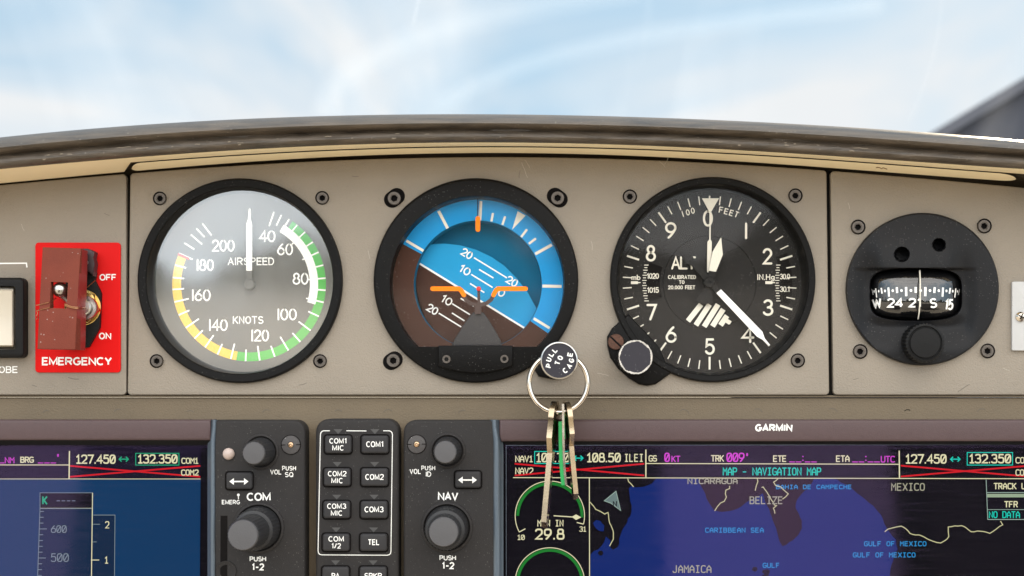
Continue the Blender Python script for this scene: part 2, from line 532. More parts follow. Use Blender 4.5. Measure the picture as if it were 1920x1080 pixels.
def obj(name, mb, material, parent=None, sharp=35, label=None):
    """Link what mb collected as ONE mesh object with its origin at the middle of its bounds."""
    V = mb.v
    lo = Vector((min(v.x for v in V), min(v.y for v in V), min(v.z for v in V)))
    hi = Vector((max(v.x for v in V), max(v.y for v in V), max(v.z for v in V)))
    c = (lo + hi) / 2
    me = bpy.data.meshes.new(name)
    me.from_pydata([v - c for v in V], [], mb.f)
    me.update()
    me.polygons.foreach_set('use_smooth', [True] * len(me.polygons))
    me.set_sharp_from_angle(angle=R(sharp))
    mats = material if isinstance(material, (list, tuple)) else [material]
    for m in mats: me.materials.append(m)
    o = bpy.data.objects.new(name, me)
    COL.objects.link(o)
    if parent is not None:
        o.parent = parent
        o.location = c - wpos(parent)
    else: o.location = c
    if label: o['label'] = label
    return o

def thing(name, label, cat, loc, group=None):
    o = bpy.data.objects.new(name, None)
    o.empty_display_size = 0.01
    COL.objects.link(o)
    o.location = loc
    o['label'] = label; o['category'] = cat
    if group: o['group'] = group
    return o

def tag(o, label=None, cat=None, group=None, kind=None):
    for k, v in (('label', label), ('category', cat), ('group', group), ('kind', kind)):
        if v: o[k] = v
    return o

def inst(src, parent, delta):
    """A copy of a part moved by delta (world), under parent."""
    c = src.copy(); COL.objects.link(c)
    c.parent = parent
    c.location = wpos(src) + delta - wpos(parent)
    return c

# ------------------------------------------------------------------ lettering: single-line glyphs swept with a pen
SQ = [2.0]
def A(cx, cy, rx, ry, a0, a1, n=14):
    out = []
    e = 2.0 / SQ[0]
    for a in np.linspace(a0, a1, n):
        c, s = math.cos(R(a)), math.sin(R(a))
        out.append((cx + rx * math.copysign(abs(c) ** e, c), cy + ry * math.copysign(abs(s) ** e, s)))
    return out

def glyph(ch, st):
    w = .6
    scr = st == 'screen'
    G = {
     '0': [A(.3, .5, .3, .5, 90, 450, 26)] + ([[(.14, .22), (.46, .78)]] if scr else []),
     'O': [A(.33, .5, .33, .5, 90, 450, 26)] if not scr else [A(.3, .5, .3, .5, 90, 450, 26)],
     '1': [[(.06, .78), (.26, 1), (.26, 0)]] + ([[(.06, 0), (.46, 0)]] if scr else []),
     '|': [[(.05, 0), (.05, 1)]],
     '2': [A(.3, .71, .29, .29, 165, -25) + [(.02, 0), (.6, 0)]],
     '3': [A(.29, .755, .26, .245, 150, -90) , A(.29, .265, .3, .265, 82, -155)],
     '4': [[(.46, 0), (.46, 1), (0, .3), (.64, .3)]],
     '5': [[(.53, 1), (.1, 1), (.05, .52)] + A(.29, .32, .3, .32, 138, -150)],
     '6': [[(.44, 1), (.3, .86), (.14, .64), (.03, .42)], A(.3, .31, .3, .31, 0, 360, 22)],
     '7': [[(0, 1), (.6, 1), (.2, 0)]],
     '8': [A(.3, .765, .235, .235, -90, 270, 20), A(.3, .27, .3, .27, 90, 450, 22)],
     '9': [[(.16, 0), (.3, .14), (.46, .36), (.57, .58)], A(.3, .69, .3, .31, 0, 360, 22)],
     'A': [[(0, 0), (.32, 1), (.64, 0)], [(.1, .33), (.54, .33)]] if not scr else [[(0, 0), (0, .62), (.3, 1), (.6, .62), (.6, 0)], [(0, .38), (.6, .38)]],
     'B': [[(.3, .53), (0, .53), (0, 1), (.3, 1)] + A(.3, .765, .24, .235, 85, -85), [(0, .53), (0, 0), (.3, 0)] + A(.3, .265, .29, .265, -85, 85) + [(.3, .53)]],
     'C': [A(.34, .5, .34, .5, 48, 312, 20)],
     'D': [[(0, 0), (0, 1), (.24, 1)] + A(.24, .5, .36, .5, 80, -80) + [(.24, 0), (0, 0)]],
     'E': [[(.52, 1), (0, 1), (0, 0), (.52, 0)], [(0, .52), (.45, .52)]],
     'F': [[(.52, 1), (0, 1), (0, 0)], [(0, .5), (.44, .5)]],
     'G': [A(.34, .5, .34, .5, 48, 330, 20) + [(.66, .45), (.38, .45)]],
     'H': [[(0, 0), (0, 1)], [(.6, 0), (.6, 1)], [(0, .52), (.6, .52)]],
     'I': [[(.05, 0), (.05, 1)]] if not scr else [[(.3, 0), (.3, 1)], [(.1, 0), (.5, 0)], [(.1, 1), (.5, 1)]],
     'J': [[(.5, 1), (.5, .28)] + A(.25, .27, .25, .27, 0, -170)],
     'K': [[(0, 0), (0, 1)], [(.57, 1), (0, .4)], [(.17, .57), (.6, 0)]],
     'L': [[(0, 1), (0, 0), (.5, 0)]],
     'M': [[(0, 0), (0, 1), (.36, .12), (.72, 1), (.72, 0)]] if not scr else [[(0, 0), (0, 1), (.3, .5), (.6, 1), (.6, 0)]],
     'N': [[(0, 0), (0, 1), (.6, 0), (.6, 1)]],
     'P': [[(0, 0), (0, 1), (.3, 1)] + A(.3, .73, .28, .27, 85, -85) + [(.3, .46), (0, .46)]],
     'Q': [A(.33, .5, .33, .5, 90, 450, 26), [(.4, .26), (.66, -.04)]],
     'R': [[(0, 0), (0, 1), (.3, 1)] + A(.3, .74, .28, .26, 85, -85) + [(.3, .48), (0, .48)], [(.3, .48), (.58, 0)]],
     'S': [A(.3, .745, .27, .255, 35, 262, 14) + A(.3, .255, .3, .255, 82, -145, 14)],
     'T': [[(0, 1), (.6, 1)], [(.3, 1), (.3, 0)]],
     'U': [[(0, 1), (0, .3)] + A(.3, .3, .3, .3, 180, 360) + [(.6, 1)]],
     'V': [[(0, 1), (.31, 0), (.62, 1)]],
     'W': [[(0, 1), (.2, 0), (.4, .85), (.6, 0), (.8, 1)]] if not scr else [[(0, 1), (.1, 0), (.3, .5), (.5, 0), (.6, 1)]],
     'X': [[(0, 0), (.6, 1)], [(0, 1), (.6, 0)]],
     'Y': [[(0, 1), (.3, .45), (.6, 1)], [(.3, .45), (.3, 0)]],
     'Z': [[(0, 1), (.6, 1), (0, 0), (.6, 0)]],
     '.': [[(.05, 0), (.05, .03)]], '-': [[(.04, .44), (.46, .44)]], '_': [[(0, .02), (.5, .02)]],
     '/': [[(0, 0), (.42, 1)]], ':': [[(.08, .2), (.08, .24)], [(.08, .72), (.08, .76)]],
     '°': [A(.14, .86, .13, .13, 0, 360, 12)],
     'm': [[(0, 0), (0, .62)], [(0, .45)] + A(.19, .45, .17, .17, 150, 0, 8) + [(.36, 0)], [(.36, .45)] + A(.55, .45, .17, .17, 150, 0, 8) + [(.72, 0)]],
     'b': [[(0, 1), (0, 0)], A(.26, .31, .26, .31, 0, 360, 18)],
     'g': [A(.26, .36, .26, .28, 0, 360, 18), [(.52, .62), (.52, -.05)] + A(.27, -.05, .25, .22, 0, -150, 8)],
    }
    return G[ch]

ADV = {'1': .36, '|': .1, 'I': .1, '.': .1, ':': .16, '-': .5, ' ': .38, 'M': .72, 'W': .8, 'O': .66, 'C': .62, 'G': .66, 'E': .52, 'F': .52, 'L': .5, '/': .42, 'm': .72, 'b': .52, 'g': .52, '°': .28, 'J': .5, '_': .5, 'B': .58, 'S': .6, 'A': .64, 'Q': .66}
def text(mb, s, x0, x1, yc, h, d, w, st='round', rot=0.0, gap=.2, slant=0.0, sq=None, cap=None):
    """Lettering that fills x0..x1 at height h round yc (pixels), pen width w, turned rot degrees clockwise about its middle."""
    SQ[0] = sq or (3.2 if st == 'screen' else 2.0)
    x = 0; S_ = []
    for ch in s:
        if st == 'screen':
            a = .6
            if ch in '.:': a = .12
            if ch == '1': a = .46
        else: a = ADV.get(ch, .6)
        if ch != ' ':
            for k in glyph(ch, st):
                S_.append([(x + px + slant * py, py) for px, py in k])
        x += a + gap
    tot = x - gap
    if x1 is None: x1 = x0 + tot * h
    hx = (x1 - x0 - w) / tot if tot else 1
    hh = h - w
    cxm, cym = (x0 + x1) / 2, yc
    c, sn = math.cos(R(rot)), math.sin(R(rot))
    for k in S_:
        q = []
        for px, py in k:
            X = x0 + w / 2 + px * hx - cxm; Y = hh / 2 - py * hh
            q.append((cxm + X * c - Y * sn, cym + X * sn + Y * c))
        mb.ribbon(q, w, d, cap=(st != 'flat') if cap is None else cap)

# ------------------------------------------------------------------ shared small parts
def screw_part(parent, c, r=14, d=1.6, material='screw', turn=None, name='screw'):
    """Socket head screw sunk in the panel: black counterbore ring, round head with a six-sided recess."""
    n = 48
    dp = d
    o = P(c[0], c[1], d); k = K(d)
    turn = random.uniform(0, 60) if turn is None else turn
    mb = MB()
    V = []; F = []
    def ring(r_, d_, hexa=False):
        for i in range(n):
            a = 2 * math.pi * i / n
            rr = r_
            if hexa:
                b = (math.degrees(a) - turn) % 60 - 30
                rr = r_ * math.cos(R(30)) / math.cos(R(b))
            V.append((o.x + rr * k * math.cos(a), -d_ * 0.001, o.z + rr * k * math.sin(a)))
    rh = r * 0.82
    spec = [(rh, d - 2.2, 0), (rh, d - .35, 0), (rh * .95, d, 0), (rh * .66, d, 0), (rh * .6, d - .15, 0), (rh * .56, d - .15, 1), (rh * .54, d - 2.0, 1)]
    for q in spec: ring(q[0], q[1], q[2])
    for q in range(len(spec) - 1):
        for i in range(n):
            j = (i + 1) % n
            F.append((q * n + i, q * n + j, (q + 1) * n + j, (q + 1) * n + i))
    F.append(tuple((len(spec) - 1) * n + i for i in range(n)))
    mb.add(V, F)
    s = obj(name, mb, M[material], parent)
    hb = MB(); hb.sector(c, 0, r, 0, 360, d - 1.5, 40)
    obj('screw_hole', hb, M['hole'], s)
    return s

# ================================================================== the setting
def quad_sheet(name, x0, y0, x1, y1, z, material, label):
    mb = MB(); mb.add([(x0, y0, z), (x1, y0, z), (x1, y1, z), (x0, y1, z)], [(0, 1, 2, 3)])
    o = obj(name, mb, material); tag(o, label, name, kind='structure'); return o

M['apron'] = mat('concrete_apron', (0.62, 0.53, 0.41), 0.85, spec=0.2, var=0.12, vscale=0.6)
quad_sheet('ground', -3000, -3000, 3000, 3000, -1.1, M['apron'], 'pale concrete apron the aircraft is parked on')

M['cladding'] = mat('dark_cladding', (0.045, 0.05, 0.068), 0.6, spec=0.2, var=0.05, vscale=0.8)
M['roofmetal'] = mat('grey_roof_metal', (0.06, 0.065, 0.085), 0.5, spec=0.4)
M['doorgrey'] = mat('grey_door', (0.2, 0.21, 0.23), 0.6)
def hangar():
    y0 = 32.0
    # the roof edge runs up to the right from behind the glareshield
    a = P(1782, 252, -31000); b = P(1930, 164, -31000)
    sl = (b.z - a.z) / (b.x - a.x)
    xe = a.x - 1.6; ze = a.z - 1.6 * sl
    xr = xe + 6.0; zr = ze + 6.0 * sl
    xf = xr + 6.0
    t = thing('hangar', 'dark grey building with a sloping roof edge beyond the windscreen at right', 'building', (xr, y0, -1.1))
    L = 24
    mb = MB()
    mb.add([(xe, y0, -1.1), (xf, y0, -1.1), (xf, y0, ze), (xr, y0, zr), (xe, y0, ze),
            (xe, y0 + L, -1.1), (xf, y0 + L, -1.1), (xf, y0 + L, ze), (xr, y0 + L, zr), (xe, y0 + L, ze)],
           [(0, 1, 2, 3, 4), (6, 5, 9, 8, 7), (5, 0, 4, 9), (1, 6, 7, 2)])
    obj('wall', mb, M['cladding'], t)
    mb = MB()
    for s_ in (-1, 1):
        x0 = xr; x1 = xr + s_ * 6.5; z1 = zr - 6.5 * sl
        V = []
        for (x, z) in ((x0, zr + .02), (x1, z1 + .02), (x1, z1 + .3), (x0, zr + .3)):
            V.append((x, y0 - .35, z))
        for (x, z) in ((x0, zr + .02), (x1, z1 + .02), (x1, z1 + .3), (x0, zr + .3)):
            V.append((x, y0 + L + .35, z))
        mb.add(V, [(0, 1, 2, 3), (7, 6, 5, 4), (0, 4, 5, 1), (1, 5, 6, 2), (2, 6, 7, 3)])
    obj('roof', mb, M['roofmetal'], t)
    mb = MB()
    mb.add([(xr - 4, y0 - .06, -1.1), (xr + 4, y0 - .06, -1.1), (xr + 4, y0 - .06, 3.0), (xr - 4, y0 - .06, 3.0)], [(0, 1, 2, 3)])
    obj('door', mb, M['doorgrey'], t)
hangar()

# an unseen dark line of trees, added behind the aircraft to band the gauge reflections
def added_treeline():
    mb = MB(); V = []; F = []; rn = random.Random(2); n = 160
    hh = [5 + 2.5 * math.sin(i * .31) + 1.6 * math.sin(i * .83 + 1) + rn.uniform(-1, 1.4) for i in range(n + 1)]
    for i in range(n + 1):
        a = R(110 + 140 * i / n)
        for rr, z in ((170, -1.1), (170, hh[i] * .6), (173, hh[i]), (190, hh[i] * .9), (194, -1.1)):
            V.append((rr * math.sin(a), rr * math.cos(a), z))
    for i in range(n):
        for j in range(4): F.append((i * 5 + j, (i + 1) * 5 + j, (i + 1) * 5 + j + 1, i * 5 + j + 1))
    mb.add(V, F)
    o = obj('added_treeline', mb, mat('far_trees', (0.05, 0.06, 0.035), .9, spec=.1, var=.4, vscale=.3))
    tag(o, 'unseen trees added far behind the aircraft, mirrored as a dark band in the glass', 'trees', kind='stuff')
added_treeline()

# two unseen seats, added behind the camera to darken parts of the display reflections
M['seat'] = mat('seat_leather', (0.02, 0.018, 0.017), .55, spec=.3)
def seat(x0, x1, label):
    t = thing('added_seat', label, 'seat', ((x0 + x1) / 2, -1.35, -0.75), 'added seats')
    def slab(nm, a, b_, th, top, wide):
        mb = MB(); V = []; n = 10
        m0, m1 = x0 + (1 - wide) * (x1 - x0) / 2, x1 - (1 - wide) * (x1 - x0) / 2
        prof = []
        for i in range(n + 1):
            u = i / n; prof.append((a[0] + (b_[0] - a[0]) * u, a[1] + (b_[1] - a[1]) * u))
        for (y, z) in prof:
            V += [(m0, y, z), (m0 + .03, y + th * .5, z), (m1 - .03, y + th * .5, z), (m1, y, z), (m1 - .03, y - th * .5, z), (m0 + .03, y - th * .5, z)]
        F = [(i * 6 + j, i * 6 + (j + 1) % 6, (i + 1) * 6 + (j + 1) % 6, (i + 1) * 6 + j) for i in range(n) for j in range(6)]
        F += [tuple(range(6))[::-1], tuple(n * 6 + j for j in range(6))]
        mb.add(V, F); obj(nm, mb, M['seat'], t)
    slab('backrest', (-1.16, -0.62), (-1.34, -0.112), .12, 0, 1.0)
    slab('seat_cushion', (-1.14, -0.62), (-0.72, -0.62), .14, 0, .96)
seat(-.60, .17, 'unseen dark seat added at left behind the camera to shape the display reflections')
seat(.47, 1.15, 'unseen dark seat added at right behind the camera to shape the display reflections')

# windscreen: a thin curved acrylic shell in front of the glareshield, leaning back over it
def windscreen():
    m = bpy.data.materials.new('acrylic')
    m.use_nodes = True
    t = m.node_tree; t.nodes.clear()
    out = t.nodes.new('ShaderNodeOutputMaterial')
    tr = t.nodes.new('ShaderNodeBsdfTransparent'); tr.inputs[0].default_value = (0.97, 0.985, 0.99, 1)
    df = t.nodes.new('ShaderNodeBsdfTranslucent'); df.inputs[0].default_value = (0.9, 0.92, 0.95, 1)
    tc = t.nodes.new('ShaderNodeTexCoord')
    mpn = t.nodes.new('ShaderNodeMapping'); mpn.inputs['Rotation'].default_value = (0, R(-62), R(20)); mpn.inputs['Scale'].default_value = (7.5, 1.4, 1.4)
    t.links.new(tc.outputs['Object'], mpn.inputs[0])
    n = t.nodes.new('ShaderNodeTexNoise'); n.inputs['Scale'].default_value = 1.6; n.inputs['Detail'].default_value = 3; n.inputs['Distortion'].default_value = 0.6
    t.links.new(mpn.outputs[0], n.inputs['Vector'])
    mr = t.nodes.new('ShaderNodeMapRange'); mr.inputs[1].default_value = 0.5; mr.inputs[2].default_value = 0.78; mr.inputs[3].default_value = 0.0; mr.inputs[4].default_value = 0.07
    t.links.new(n.outputs[0], mr.inputs[0])
    mx = t.nodes.new('ShaderNodeMixShader')
    t.links.new(mr.outputs[0], mx.inputs[0]); t.links.new(tr.outputs[0], mx.inputs[1]); t.links.new(df.outputs[0], mx.inputs[2])
    t.links.new(mx.outputs[0], out.inputs[0])
    mb = MB(); V = []; F = []
    nu, nv = 48, 24
    for lay in (0.0, 0.003):
        for j in range(nv + 1):
            v = j / nv
            for i in range(nu + 1):
                a = R(-75 + 150 * i / nu)
                rr = 0.72 - 0.20 * v - lay
                V.append((rr * math.sin(a) * 1.05, 0.02 + rr * math.cos(a) * (1 - .35 * v) - 0.28 * v * v, -0.02 + 0.55 * v - .1 * v * v))
    W_ = nu + 1
    for j in range(nv):
        for i in range(nu):
            q = j * W_ + i
            F.append((q, q + 1, q + W_ + 1, q + W_))
    mb.add(V[:W_ * (nv + 1)], F)
    o = obj('windscreen', mb, m)
    # soft wipe smears on the acrylic, plus a seam line and a painted glint
    def on_shell(px, py):
        y = .55
        for _ in range(14):
            p = P(px, py, -1000 * y)
            v = min(1, max(0, (.55 - math.sqrt(max(0, .3025 - .4 * (p.z + .02)))) / .2))
            rr = .717 - .2 * v
            sa = max(-.99, min(.99, p.x / (rr * 1.05)))
            y = .5 * y + .5 * (.02 + rr * math.sqrt(1 - sa * sa) * (1 - .35 * v) - .28 * v * v)
        return -1000 * y + 3
    ms = bpy.data.materials.new('smear_glint_film'); ms.use_nodes = True
    t2 = ms.node_tree; t2.nodes.clear()
    o2 = t2.nodes.new('ShaderNodeOutputMaterial'); a2 = t2.nodes.new('ShaderNodeBsdfTransparent'); b2 = t2.nodes.new('ShaderNodeBsdfTranslucent'); b2.inputs[0].default_value = (.95, .95, .95, 1)
    x2 = t2.nodes.new('ShaderNodeMixShader'); x2.inputs[0].default_value = .012
    t2.links.new(a2.outputs[0], x2.inputs[1]); t2.links.new(b2.outputs[0], x2.inputs[2]); t2.links.new(x2.outputs[0], o2.inputs[0])
    def bez(p, n=26):
        out = []
        for i in range(n):
            u = i / (n - 1); q = [np.array(k, float) for k in p]
            while len(q) > 1: q = [q[k] * (1 - u) + q[k + 1] * u for k in range(len(q) - 1)]
            out.append(tuple(q[0]))
        return out
    for pts, ws in ((bez([(612, 200), (640, 110), (800, 40), (1180, -20)]), (64, 50, 38, 26, 14)), (bez([(840, 190), (960, 110), (1150, 60), (1640, 10)]), (48, 38, 28, 18, 9)), (bez([(1705, 225), (1750, 130), (1768, 40), (1765, -20)]), (8,)), (bez([(786, -6), (780, 20), (775, 44)], 5), (9, 7, 5, 4))):  # third ribbon is the seam, the last a painted glint
        b = MB()
        for k, w_ in enumerate(ws): b.ribbon(pts, w_, lambda x, y, k=k: on_shell(x, y) + k * .8)
        obj('smear', b, ms, o)
    tag(o, 'clear curved windscreen with faint smears, a seam line and a painted glint above the glareshield', 'windscreen')
windscreen()

# ================================================================== glareshield
def curve(pts):
    xs = np.array([p[0] for p in pts], float); ys = np.array([p[1] for p in pts], float)
    c = np.polyfit((xs - 960) / 960, ys, 4)
    def f(x):
        if x < 0: return float(np.polyval(c, -1) - x * -0.0) + (-x) * 0.13
        if x > 1920: return float(np.polyval(c, 1)) + (x - 1920) * 0.16
        return float(np.polyval(c, (x - 960) / 960))
    return f
f_top = curve([(0, 257), (120, 246), (240, 237), (480, 222), (700, 214.5), (800, 213.5), (960, 214.5), (1200, 221), (1400, 228), (1600, 239), (1770, 249), (1920, 264)])
f_ct = curve([(0, 316), (240, 297), (480, 279), (700, 267.5), (960, 267), (1140, 271), (1300, 277), (1400, 283), (1660, 297), (1920, 317)])
f_seam = curve([(0, 325), (250, 306), (480, 288), (700, 275.5), (960, 274), (1140, 278), (1300, 284.5), (1400, 290), (1660, 304), (1920, 327)])
f_cb = curve([(0, 344), (240, 321), (480, 303), (700, 290), (960, 287), (1140, 290), (1300, 297), (1400, 303.5), (1550, 314), (1920, 341)])
f_pt = curve([(0, 347), (237, 328), (245, 324), (480, 308), (700, 298), (960, 295.5), (1140, 297.5), (1300, 304), (1550, 320), (1920, 352)])

def loft(mb, xs, prof, closed_ends=False):
    """prof(x) -> list of points; a strip of quads between neighbouring columns."""
    V = []; n = None
    for x in xs:
        c = prof(x); n = len(c); V += c
    F = []
    for i in range(len(xs) - 1):
        for j in range(n - 1):
            F.append((i * n + j, (i + 1) * n + j, (i + 1) * n + j + 1, i * n + j + 1))
    if closed_ends:
        F.append(tuple(range(n))); F.append(tuple((len(xs) - 1) * n + j for j in range(n))[::-1])
    mb.add(V, F)

def glareshield():
    t = thing('glareshield', 'brown padded glareshield arching over the instrument panel with a cream underside', 'glareshield', P(960, 250, 10))
    rnd = random.Random(3)
    ph = [rnd.uniform(0, 6) for _ in range(8)]
    def wob(x, k): return math.sin(x * .011 + ph[k]) * .6 + math.sin(x * .037 + ph[k + 1]) * .35 + math.sin(x * .13 + ph[k + 2]) * .18
    def roll(x):
        a = f_top(x); b = f_ct(x) + .4 * wob(x, 0); H = b - a
        out = []
        pr = [(1.0, 26), (1.0, 29), (.97, 31.5), (.9, 33.4 + .3 * wob(x, 1)), (.8, 34.2 + .3 * wob(x, 2)), (.7, 33.8), (.62, 32.6), (.57, 31.8 + .3 * wob(x, 3)), (.53, 32.2), (.47, 34), (.4, 35.6), (.32, 36.4), (.23, 35.8), (.15, 33.8), (.085, 30.8), (.035, 26.5), (.008, 21.5), (0.0, 16)]
        for f, d in pr: out.append(P(x, b - f * 0 - (1 - f) * 0 - H * (1 - f) if False else a + H * f, d))
        top = out[-1]
        z = top.z
        for dd, dz in ((10, .0004), (0, .0006), (-30, .0006), (-90, -.001), (-200, -.012), (-330, -.05)):
            out.append(Vector((CX + (top.x - CX) * (1 + (16 - dd) * .0002), -dd * .001, z + dz)))
        return out
    mb = MB(); loft(mb, list(np.arange(-260, 2200, 12)), roll)
    obj('padded_edge', mb, M['leather'], t, sharp=60)
    # chips and cracks worn into the lower roll
    chip = mat('worn_chip', (0.22, 0.18, 0.13), .7)
    for k in range(26):
        x = rnd.choice([rnd.uniform(60, 330), rnd.uniform(1160, 1900), rnd.uniform(350, 1150)]); f = rnd.uniform(.66, .84)
        a, H = f_top(x), f_ct(x) - f_top(x)
        L = rnd.uniform(2, 9) if k % 5 else rnd.uniform(10, 30)
        pts = [(x + L * i / 5, a + H * f + rnd.uniform(-.7, .7) + (f_top(x + L * i / 5) - a)) for i in range(6)]
        b = MB(); b.ribbon(pts, rnd.uniform(.7, 1.5), 35.2); obj('worn_chip', b, chip, t)
    # cream underside: plain piece at left, then an outer lip and an inset strip behind it
    XA = list(np.arange(-260, 233, 12)) + [233]
    def plain(x):
        return [P(x, f_cb(x), -4), P(x, f_cb(x), 2), P(x, f_cb(x) - 2, 4), P(x, f_ct(x) + 4, 25), P(x, f_ct(x) + .5, 27.5)]
    mb = MB(); loft(mb, XA, plain)
    XL = [233, 239, 245] + list(np.arange(252, 2200, 12))
    def lip(x):
        k = min(1, max(0, (x - 233) / 12))
        s_ = f_seam(x) * (k if k < 1 else 1) + (1 - k) * f_cb(x)
        dl = 16 * k + 2 * (1 - k)
        return [P(x, s_, dl - 5), P(x, s_, dl), P(x, f_ct(x) + 4, 25.3), P(x, f_ct(x) + .5, 27.5)]
    loft(mb, XL, lip)
    obj('underside_lip', mb, M['cream'], t)
    def strip(x, x0=247, x1=1905):
        e = min(1, max(0, min((x - x0) / 16, (x1 - x) / 30)))
        e = math.sqrt(1 - (1 - e) ** 2)
        a = f_seam(x) + 2.2; b = f_cb(x) + .3
        m_ = (a * .35 + b * .65)
        a = m_ + (a - m_) * e; b = m_ + (b - m_) * e
        return [P(x, b, -2), P(x, b, 3), P(x, b - 1, 4.2), P(x, a + 1, 15), P(x, a, 15.4), P(x, a, 11)]
    mb = MB(); loft(mb, [247, 248, 250, 253, 257, 263] + list(np.arange(270, 1875, 12)) + [1875, 1885, 1893, 1899, 1903, 1905], strip)
    obj('underside_strip', mb, M['cream'], t)
    def gasket(x):
        return [P(x, f_pt(x) + 6, -6), P(x, f_cb(x) - 4, -2.5), P(x, f_seam(x) + 3, 10.5), P(x, f_ct(x) - 2, 24)]
    mb = MB(); loft(mb, list(np.arange(-260, 2200, 20)), gasket)
    obj('gasket', mb, M['gasket'], t)
    # two short scuffs worn through the cream paint
    for (x0, x1, fr) in ((1566, 1592, .2), (1643, 1663, .75)):
        mb = MB()
        pts = []
        for i in range(9):
            x = x0 + (x1 - x0) * i / 8
            y = f_seam(x) * .5 + f_cb(x) * .5 + (fr - .5) * 6 + random.uniform(-1, 1)
            pts.append((x, y))
        mb.ribbon(pts, 1.6, lambda x, y: 11.5, cap=True)
        obj('scuff', mb, mat('scuff_brown', (0.2, 0.12, 0.05), 0.7), t)
glareshield()

# ================================================================== panels
def arc_pts(f, x0, x1, n):
    return [(x, f(x)) for x in np.linspace(x0, x1, n)]
def panel_plate(name, label, xl, xr, holes, marks=None, bl=0, br=0):
    rr = 7
    tl = [(xl + rr * (1 - math.cos(R(a))), f_pt(xl + rr) + rr * (1 - math.sin(R(a)))) for a in (0, 22, 45, 68, 90)]
    tr = [(xr - rr * (1 - math.cos(R(a))), f_pt(xr - rr) + rr * (1 - math.sin(R(a)))) for a in (90, 68, 45, 22, 0)]
    top = arc_pts(f_pt, xl + rr + 6, xr - rr - 6, 40)
    yb = 740.5
    brc = [(xr + br - rr * (1 - math.cos(R(a))), yb - rr * (1 - math.sin(R(a)))) for a in (0, 30, 60, 90)]
    blc = [(xl + bl + rr * (1 - math.cos(R(a))), yb - rr * (1 - math.sin(R(a)))) for a in (90, 60, 30, 0)]
    pts = tl + top + tr + brc + blc
    t = thing(name, label, 'panel', P((xl + xr) / 2, yb, 0))
    mb = MB(); mb.prism(pts, -3.0, 0.0, .5, holes)
    obj('plate', mb, M['panel'], t)
    return t
ASI_C, ATT_C, ALT_C = (449, 526), (892.5, 526), (1337, 524)
left_panel = panel_plate('instrument_panel', 'beige panel plate with the red placard and rocker switch, at far left', -220, 237, [], bl=-3)
mid_panel = panel_plate('instrument_panel', 'wide beige panel plate holding the three large round gauges', 244.5, 1549.5, [circ(ASI_C, 184), circ(ATT_C, 184), circ(ALT_C, 184)], bl=-5, br=5)
right_panel = panel_plate('instrument_panel', 'beige panel plate holding the compass, at far right', 1557, 2140, [circ((1730, 542), 138)], bl=5)

# printing on the left panel: the bracket and the end of a switch name
mb = MB()
mb.ribbon([(-60, 494.5), (49.5, 493.5), (50.5, 501.5)], 2.6, .06, cap=False)
obj('printed_bracket', mb, M['white'], left_panel)
mb = MB(); text(mb, 'ROBE', -15, 33, 693, 13, .06, 2.1, gap=.24)
obj('legend', mb, M['white'], left_panel)

# hairline scratches and small marks in the paint
rs_ = random.Random(21)
M['scratch'] = mat('scratch_bare', (0.42, 0.38, 0.32), .5)
M['mark'] = mat('rub_mark', (0.12, 0.10, 0.08), .7)
def scratches(parent, spots):
    for (x, y, L, a, w, m) in spots:
        b = MB(); pts = []; cx_, cy_ = x, y; aa = R(a)
        for i in range(7):
            pts.append((cx_, cy_)); cx_ += L / 6 * math.cos(aa); cy_ += L / 6 * math.sin(aa); aa += rs_.uniform(-.18, .18)
        b.ribbon(pts, w, .05)
        obj('scratch', b, M[m], parent)
scratches(left_panel, [(60, 737 - 15, 9, 20, 1.0, 'mark'), (128, 708, 20, 14, 1.1, 'mark'), (40, 420, 14, 70, .7, 'scratch'), (196, 400, 10, 30, .7, 'mark')])
scratches(mid_panel, [(690, 470, 16, 80, .7, 'scratch'), (660, 330, 12, 12, .7, 'mark'), (1108, 452, 18, 65, .7, 'scratch'), (1120, 700, 22, 8, .8, 'scratch'), (978, 305, 30, 68, .8, 'scratch'), (984, 300, 18, 48, .7, 'scratch'), (975, 320, 14, 100, .7, 'mark'), (560, 722, 16, -8, .7, 'mark'), (1420, 728, 12, 10, .7, 'scratch'), (270, 470, 12, 85, .7, 'mark'), (1236, 302, 16, 45, .8, 'scratch'), (1246, 308, 14, -50, .7, 'scratch')])
scratches(right_panel, [(1796, 735, 26, -38, 1.0, 'mark'), (1590, 380, 12, 70, .7, 'scratch'), (1880, 690, 14, 20, .7, 'scratch'), (1600, 712, 10, -20, .7, 'mark')])

# backing sheet and lower ledge behind the displays
t = thing('lower_panel', 'narrow beige ledge running under the gauge panels above the displays', 'panel', P(960, 765, -2))
mb = MB(); mb.prism([(-230, 745.5), (2150, 745.5), (2150, 1180), (-230, 1180)], -12, -2.2, .6)
obj('ledge', mb, M['ledge'], t)
mb = MB(); mb.prism([(-230, 741.3), (2150, 741.3), (2150, 745), (-230, 745)], -12, -1.1, .3)
obj('ridge', mb, M['ledge'], t)
mb = MB(); mb.prism(arc_pts(lambda x: f_pt(x) - 6, -230, 2150, 60) + [(2150, 742), (-230, 742)], -14, -13, 0, [circ((449, 526), 184), circ((892.5, 526), 184), circ((1337, 524), 184), circ((1730, 542), 138)])
obj('backing_sheet', mb, M['gap'], t)
for (xa, xb) in ((237.5, 241), (1550, 1557)):
    pass
mb = MB(); mb.face([(225, 330), (262, 330), (258, 742), (222, 742)], -3.3); mb.face([(1535, 318), (1575, 318), (1580, 742), (1540, 742)], -3.3)
mb.face([(-230, 735), (2150, 735), (2150, 744), (-230, 744)], -3.4)
obj('joint_filler', mb, M['gap'], t)
